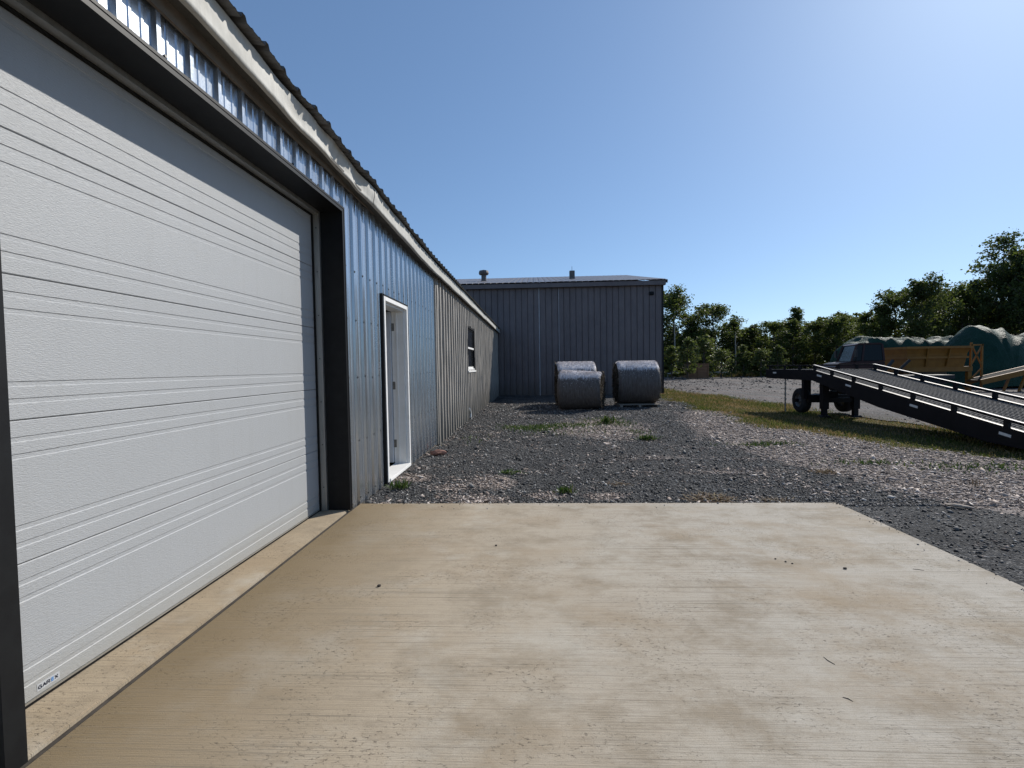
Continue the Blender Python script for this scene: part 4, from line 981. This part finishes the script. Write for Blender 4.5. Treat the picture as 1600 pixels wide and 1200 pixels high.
def tree(name, key, x, y, h, rz, mat, label, wide=1.0):
    tm, cm, h0 = LIB[key]; k = (key, mat)
    if k not in TREEPARTS:
        c2 = cm.copy(); c2.materials.clear(); c2.materials.append(MATS[mat]); TREEPARTS[k] = c2
        if not tm.materials: tm.materials.append(MATS['bark'])
    o = empty(name, (x, y, float(gz(x, y)) - .02), label, 'tree', None, rz); s = h / h0; o.scale = (s * wide, s * wide, s)
    link('trunk', tm, None, o); link('crown', TREEPARTS[k], None, o); return o
left = [('broad', 16.9, 58.4, 9.9, 'leaf_dark', 1.05, 'tall dark leafy tree just right of the barn corner'),
        ('slim2', 19.6, 60.3, 7.2, 'leaf_dark', 1.1, 'slim dark tree between the two tallest trees near the barn'),
        ('broad2', 22.0, 59.2, 8.5, 'leaf_dark', 1.05, 'round-headed dark tree above the wooden crate'),
        ('cone', 25.1, 60.6, 6.8, 'leaf_mid', 1.1, 'pointed green tree right of the round-headed dark one'),
        ('slim2', 27.2, 60.8, 5.6, 'leaf_mid', 1.3, 'lowest tree in the dip of the left treeline'),
        ('broad2', 28.2, 57.4, 5.6, 'leaf_mid', 1.1, 'bushy green tree just right of the treeline dip'),
        ('slim', 30.2, 57.1, 5.9, 'leaf_mid', 1.2, 'green tree left of the ragged-topped tree above the ramp'),
        ('slim', 33.2, 62.0, 7.7, 'leaf_dark', 1.0, 'ragged-topped tree rising above the raised end of the ramp'),
        ('broad2', 33.6, 58.6, 5.6, 'leaf_mid', 1.1, 'low bushy tree right of the ragged-topped tree'),
        ('broad', 36.0, 58.4, 6.0, 'leaf_mid', 1.0, 'broad green tree left of the truck cab'),
        ('slim2', 39.2, 62.0, 6.9, 'leaf_mid', 1.2, 'upright green tree above the truck cab'),
        ('cone', 39.1, 58.8, 5.6, 'leaf_mid', 1.2, 'low conical tree directly behind the truck cab roof')]
right = [('slim2', 31.7, 47.0, 5.9, 'leaf_mid', 1.1, 'smallest tree starting the dark right-hand treeline'),
         ('cone', 31.9, 44.9, 6.5, 'leaf_mid', 1.1, 'conical tree over the left end of the flat-topped tarp'),
         ('broad2', 33.6, 45.8, 7.3, 'leaf_dark', 1.0, 'dense dark tree over the flat-topped tarp'),
         ('broad', 33.6, 42.9, 7.8, 'leaf_dark', .95, 'highest rounded dark tree above the yellow hopper'),
         ('slim', 36.5, 45.8, 7.4, 'leaf_mid', 1.1, 'lighter green tree right of the rounded dark tree'),
         ('broad2', 39.2, 47.2, 7.4, 'leaf_mid', 1.0, 'mid green tree left of the tarp peak'),
         ('broad', 38.9, 45.1, 7.4, 'leaf_mid', .9, 'broad tree directly left above the tarp peak'),
         ('slim', 41.3, 46.4, 8.6, 'leaf_dark', 1.1, 'dark tree directly above the tarp peak'),
         ('sparse', 43.0, 46.0, 12.5, 'leaf_dark', 1.0, 'tallest tree with a sparse see-through top near the right edge'),
         ('broad', 42.0, 44.0, 8.6, 'leaf_dark', 1.0, 'dense dark tree at the foot of the sparse tall one'),
         ('broad', 41.9, 42.4, 10.1, 'leaf_dark', .85, 'tall dense dark tree at the right edge of the photo'),
         ('broad2', 46.9, 46.5, 10.8, 'leaf_dark', 1.0, 'dark tree cut by the right edge, behind the dense one')]
for i, (k, x_, y_, h_, m_, w_, lb) in enumerate(left + right):
    tree('leafy_tree', k, x_, y_, h_ * (.97 if i in (0, 2) else 1.0 if i < 4 else 1.08 if i < 12 else 1.02), i * 1.7, m_, lb, w_ * (1.28 if i < 12 else 1.1))['group'] = 'trees along the far edge of the yard'
young = [('young', 14.2, 49.8, 3.2, 'pale young poplar beside the barn corner'), ('young', 15.3, 48.2, 3.9, 'tallest pale young poplar left of the wooden crate'),
         ('young2', 18.6, 53.2, 4.2, 'pale bushy sapling behind the wooden crate'), ('young2', 19.6, 50.8, 2.8, 'pale sapling just right of the wooden crate'),
         ('young', 21.3, 52.3, 2.3, 'shortest pale sapling at the far edge of the road'), ('young', 23.0, 53.3, 3.3, 'slender pale sapling below the treeline dip'),
         ('young2', 24.4, 52.3, 2.8, 'pale sapling left of the one nearest the ramp'), ('young', 26.5, 53.0, 3.2, 'pale sapling nearest the raised end of the ramp')]
for i, (k, x_, y_, h_, lb) in enumerate(young):
    tree('sapling', k, x_, y_, h_, i * 2.1, 'leaf_light', lb, 1.25)['group'] = 'young trees in front of the treeline'
# the wood behind reads as one mass
r = np.random.default_rng(44); VV = []; 
for k in range(80):
    cx = r.uniform(8, 62); cy = 63.5 + r.uniform(0, 10) - max(0, cx - 38) * .35; hh = r.uniform(4.6, 7.0) + (1.5 if cx > 40 else 0); n_ = 900
    t_ = r.random(n_) ** .8; rad = 1.9 * np.sqrt(r.random(n_)) * (1.1 - .75 * t_); a = r.uniform(0, 6.28, n_)
    P = np.stack([cx + rad * np.cos(a), cy + rad * np.sin(a), t_ * hh + r.normal(0, .1, n_) - .2], -1)
    u = r.normal(0, 1, (n_, 3)); u /= np.linalg.norm(u, axis=1)[:, None]; v = r.normal(0, 1, (n_, 3)); v -= (v * u).sum(1)[:, None] * u; v /= np.linalg.norm(v, axis=1)[:, None]
    s_ = r.uniform(.14, .3, (n_, 1)); VV.append(np.stack([P - u * s_, P + v * s_ * .6, P + u * s_, P - v * s_ * .6], 1).reshape(-1, 3))
VV = np.concatenate(VV); tag(link('woodland', np_mesh('woodland', VV, np.arange(len(VV)).reshape(-1, 4)), 'leaf_dark'), 'dense dark woodland closing the view behind the trees', 'woodland', kind='stuff')
for (x_, y_, h_, lb) in ((16.0, 55, 6.6, 'bare pale trunk close to the barn corner'), (23.0, 55.5, 4.8, 'bare pale trunk right of the wooden crate')):
    o = empty('bare_trunk', (x_, y_, -.08), lb, 'dead tree'); MB().tube([(0, 0, -.1), (.05, 0, h_ * .5), (.02, .05, h_)], [.09, .07, .03], 7).build('trunk', 'pale_bark', o)
    MB().tube([(.04, 0, h_ * .7), (.4, .1, h_ * .82)], [.03, .01], 5).build('branch', 'pale_bark', o)

# crate of brown boards and pale rail by the trees
cr = empty('wooden_crate', (16.75, 50.0, -.08), 'brown wooden board crate at the far edge of the road', 'crate')
for k in range(5): MB().box(-1.08, 1.08, -.62, -.585, .05 + k * .29, .05 + k * .29 + .275).build('board', 'lumber', cr)
for k in range(5): MB().box(-1.08, 1.08, .585, .62, .05 + k * .29, .05 + k * .29 + .275).build('board', 'lumber', cr)
for s in (-1, 1):
    for k in range(5): MB().box(s * 1.06 - .018, s * 1.06 + .018, -.584, .584, .05 + k * .29, .05 + k * .29 + .275).build('board', 'lumber', cr)
for a in (-1.0, 0, 1.0): MB().box(a - .06, a + .06, -.66, -.6205, 0, 1.5).build('post', 'lumber', cr)
MB().box(-1.1, 1.1, -.63, .63, 1.505, 1.55).build('lid', 'lumber', cr)
rl = empty('guard_rail', (18.4, 54.6, -.08), 'low pale rail running behind the wooden crate', 'rail')
MB().box(-3.4, 3.4, -.04, .04, .42, .62).build('beam', 'pale_rail', rl)
for k in range(5): MB().box(-3.3 + k * 1.6, -3.2 + k * 1.6, .041, .14, 0, .6).build('post', 'pallet_wood', rl)

# ------------------------------------------------------------------ small things on the ground
def weed(x_, y_, n, R_, H_, mat, label, seed, name='weed_plant'):
    n = n * 2
    r = np.random.default_rng(seed); a = r.uniform(0, 6.28, n); el = r.uniform(.25, 1.35, n); L_ = R_ * r.uniform(.5, 1.0, n); z0 = float(gravel_z(x_, y_))
    V_ = []
    for i in range(n):
        d = np.array([math.cos(a[i]) * math.cos(el[i]), math.sin(a[i]) * math.cos(el[i]), math.sin(el[i]) * H_ / R_]); s = np.array([-math.sin(a[i]), math.cos(a[i]), 0]) * L_[i] * (.085 if mat == 'weed_leaf' else .035)
        b = np.array([r.normal(0, R_ * .45), r.normal(0, R_ * .3), 0]); V_ += [b, b + d * L_[i] * .55 + s, b + d * L_[i] * np.array([1, 1, .85]), b + d * L_[i] * .55 - s]
    root = empty(name, (x_, y_, z0 - .005), label, 'weed'); link('leaves', np_mesh('leaves', np.array(V_), np.arange(n * 4).reshape(-1, 4)), mat, root)
    MB().tube([(0, 0, -.02), (.01, 0, H_ * .5)], [.006, .003], 5).build('stem', mat, root)
weed(2.15, 9.2, 70, .18, .16, 'weed_leaf', 'dark green weed clump standing alone in the grey gravel', 1)
weed(-1.63, 5.55, 46, .12, .17, 'weed_leaf', 'bright green weed near the wall, behind the slab corner', 2)
weed(.32, 5.35, 40, .10, .15, 'weed_leaf', 'small green weed just behind the middle of the slab edge', 3)
weed(1.75, 11.6, 44, .2, .34, 'weed_leaf', 'upright green weed in the pale chip patch', 4)
weed(-.35, 6.35, 40, .16, .08, 'weed_leaf', 'low green weed behind the straw patch by the slab', 5)
weed(3.75, 6.3, 60, .17, .08, 'dry_weed', 'yellow-brown grass tuft right of the slab corner', 6)
weed(1.85, 5.1, 110, .26, .05, 'dry_weed', 'reddish dry weed mat on the slab edge', 7)
weed(2.5, 5.05, 50, .16, .045, 'dry_weed', 'smaller dry weed tuft nearer the slab corner', 8)
weed(.95, 5.75, 40, .2, .03, 'dry_weed', 'flat rusty dry weed left of the reddish mat', 9)
weed(5.0, 5.6, 12, .12, .16, 'dry_weed', 'thin dry weed stalks among the wood chips', 10)
def lump(name, x_, y_, z_, sx, sy, sz, rz, mat, label, cat, seed):
    bm = bmesh.new(); bmesh.ops.create_icosphere(bm, subdivisions=2, radius=1)
    for v in bm.verts:
        k = 1 + .35 * mnoise.noise(v.co * 1.6 + Vector((seed, 0, 0))); v.co = Vector((v.co.x * sx * k, v.co.y * sy * k, v.co.z * sz * k))
    me = bpy.data.meshes.new(name); bm.to_mesh(me); bm.free(); o = link(name, me, mat); o.location = (x_, y_, z_); o.rotation_euler = (0, 0, rz); tag(o, label, cat)
lump('broken_brick', -1.62, 7.75, .0, .14, .07, .05, .3, 'brick_red', 'broken reddish brick lying beside the wall past the entry door', 'brick', 1)
lump('bark_slab', 4.12, 4.78, -.02, .10, .035, .016, -.7, 'bark_chip', 'curled pale bark piece on the gravel right of the slab', 'bark', 2)
lump('dark_stone', 5.05, 17.6, -.06, .18, .14, .11, 0, 'debris', 'dark lump at the grass edge beside the largest bale', 'stone', 3)
for i, (x_, y_, s, lb) in enumerate(((2.08, 3.26, .016, 'largest dark pebble on the right part of the slab'), (1.70, 3.42, .010, 'leftmost of three tiny pebbles in a row on the slab'),
                                     (1.745, 3.37, .010, 'middle of three tiny pebbles in a row on the slab'), (1.775, 3.34, .009, 'rightmost of three tiny pebbles in a row on the slab'),
                                     (-1.02, 2.96, .018, 'dark pebble on the slab nearest the overhead door'), (-.32, 3.66, .013, 'small dark pebble near the far left of the slab'))):
    s *= .62; lump('pebble', x_, y_, s * .5, s * 1.2, s, s * .7, i, 'debris', lb, 'pebble', i + 10)
for i, (x_, y_, a, L_, lb) in enumerate(((1.36, 2.24, 1.9, .05, 'short dry stalk lying upright in view on the slab'), (2.55, 3.25, -.4, .05, 'small twig near the right edge of the slab'), (1.28, 1.98, -.7, .03, 'tiny dark twig on the slab below the dry stalk'), (3.95, 4.5, 2.0, .09, 'pale splinter on the gravel beside the slab'))):
    o = MB().tube([(-L_ * .6, 0, .0012), (0, .004, .0018), (L_ * .6, -.002, .0012)], [.0010, .0014, .0008], 6).build('twig', 'debris' if i != 3 else 'bark_chip'); o.location = (x_, y_, .0 if i != 3 else float(gravel_z(x_, y_)) + .012); o.rotation_euler = (0, 0, a); tag(o, lb, 'twig')
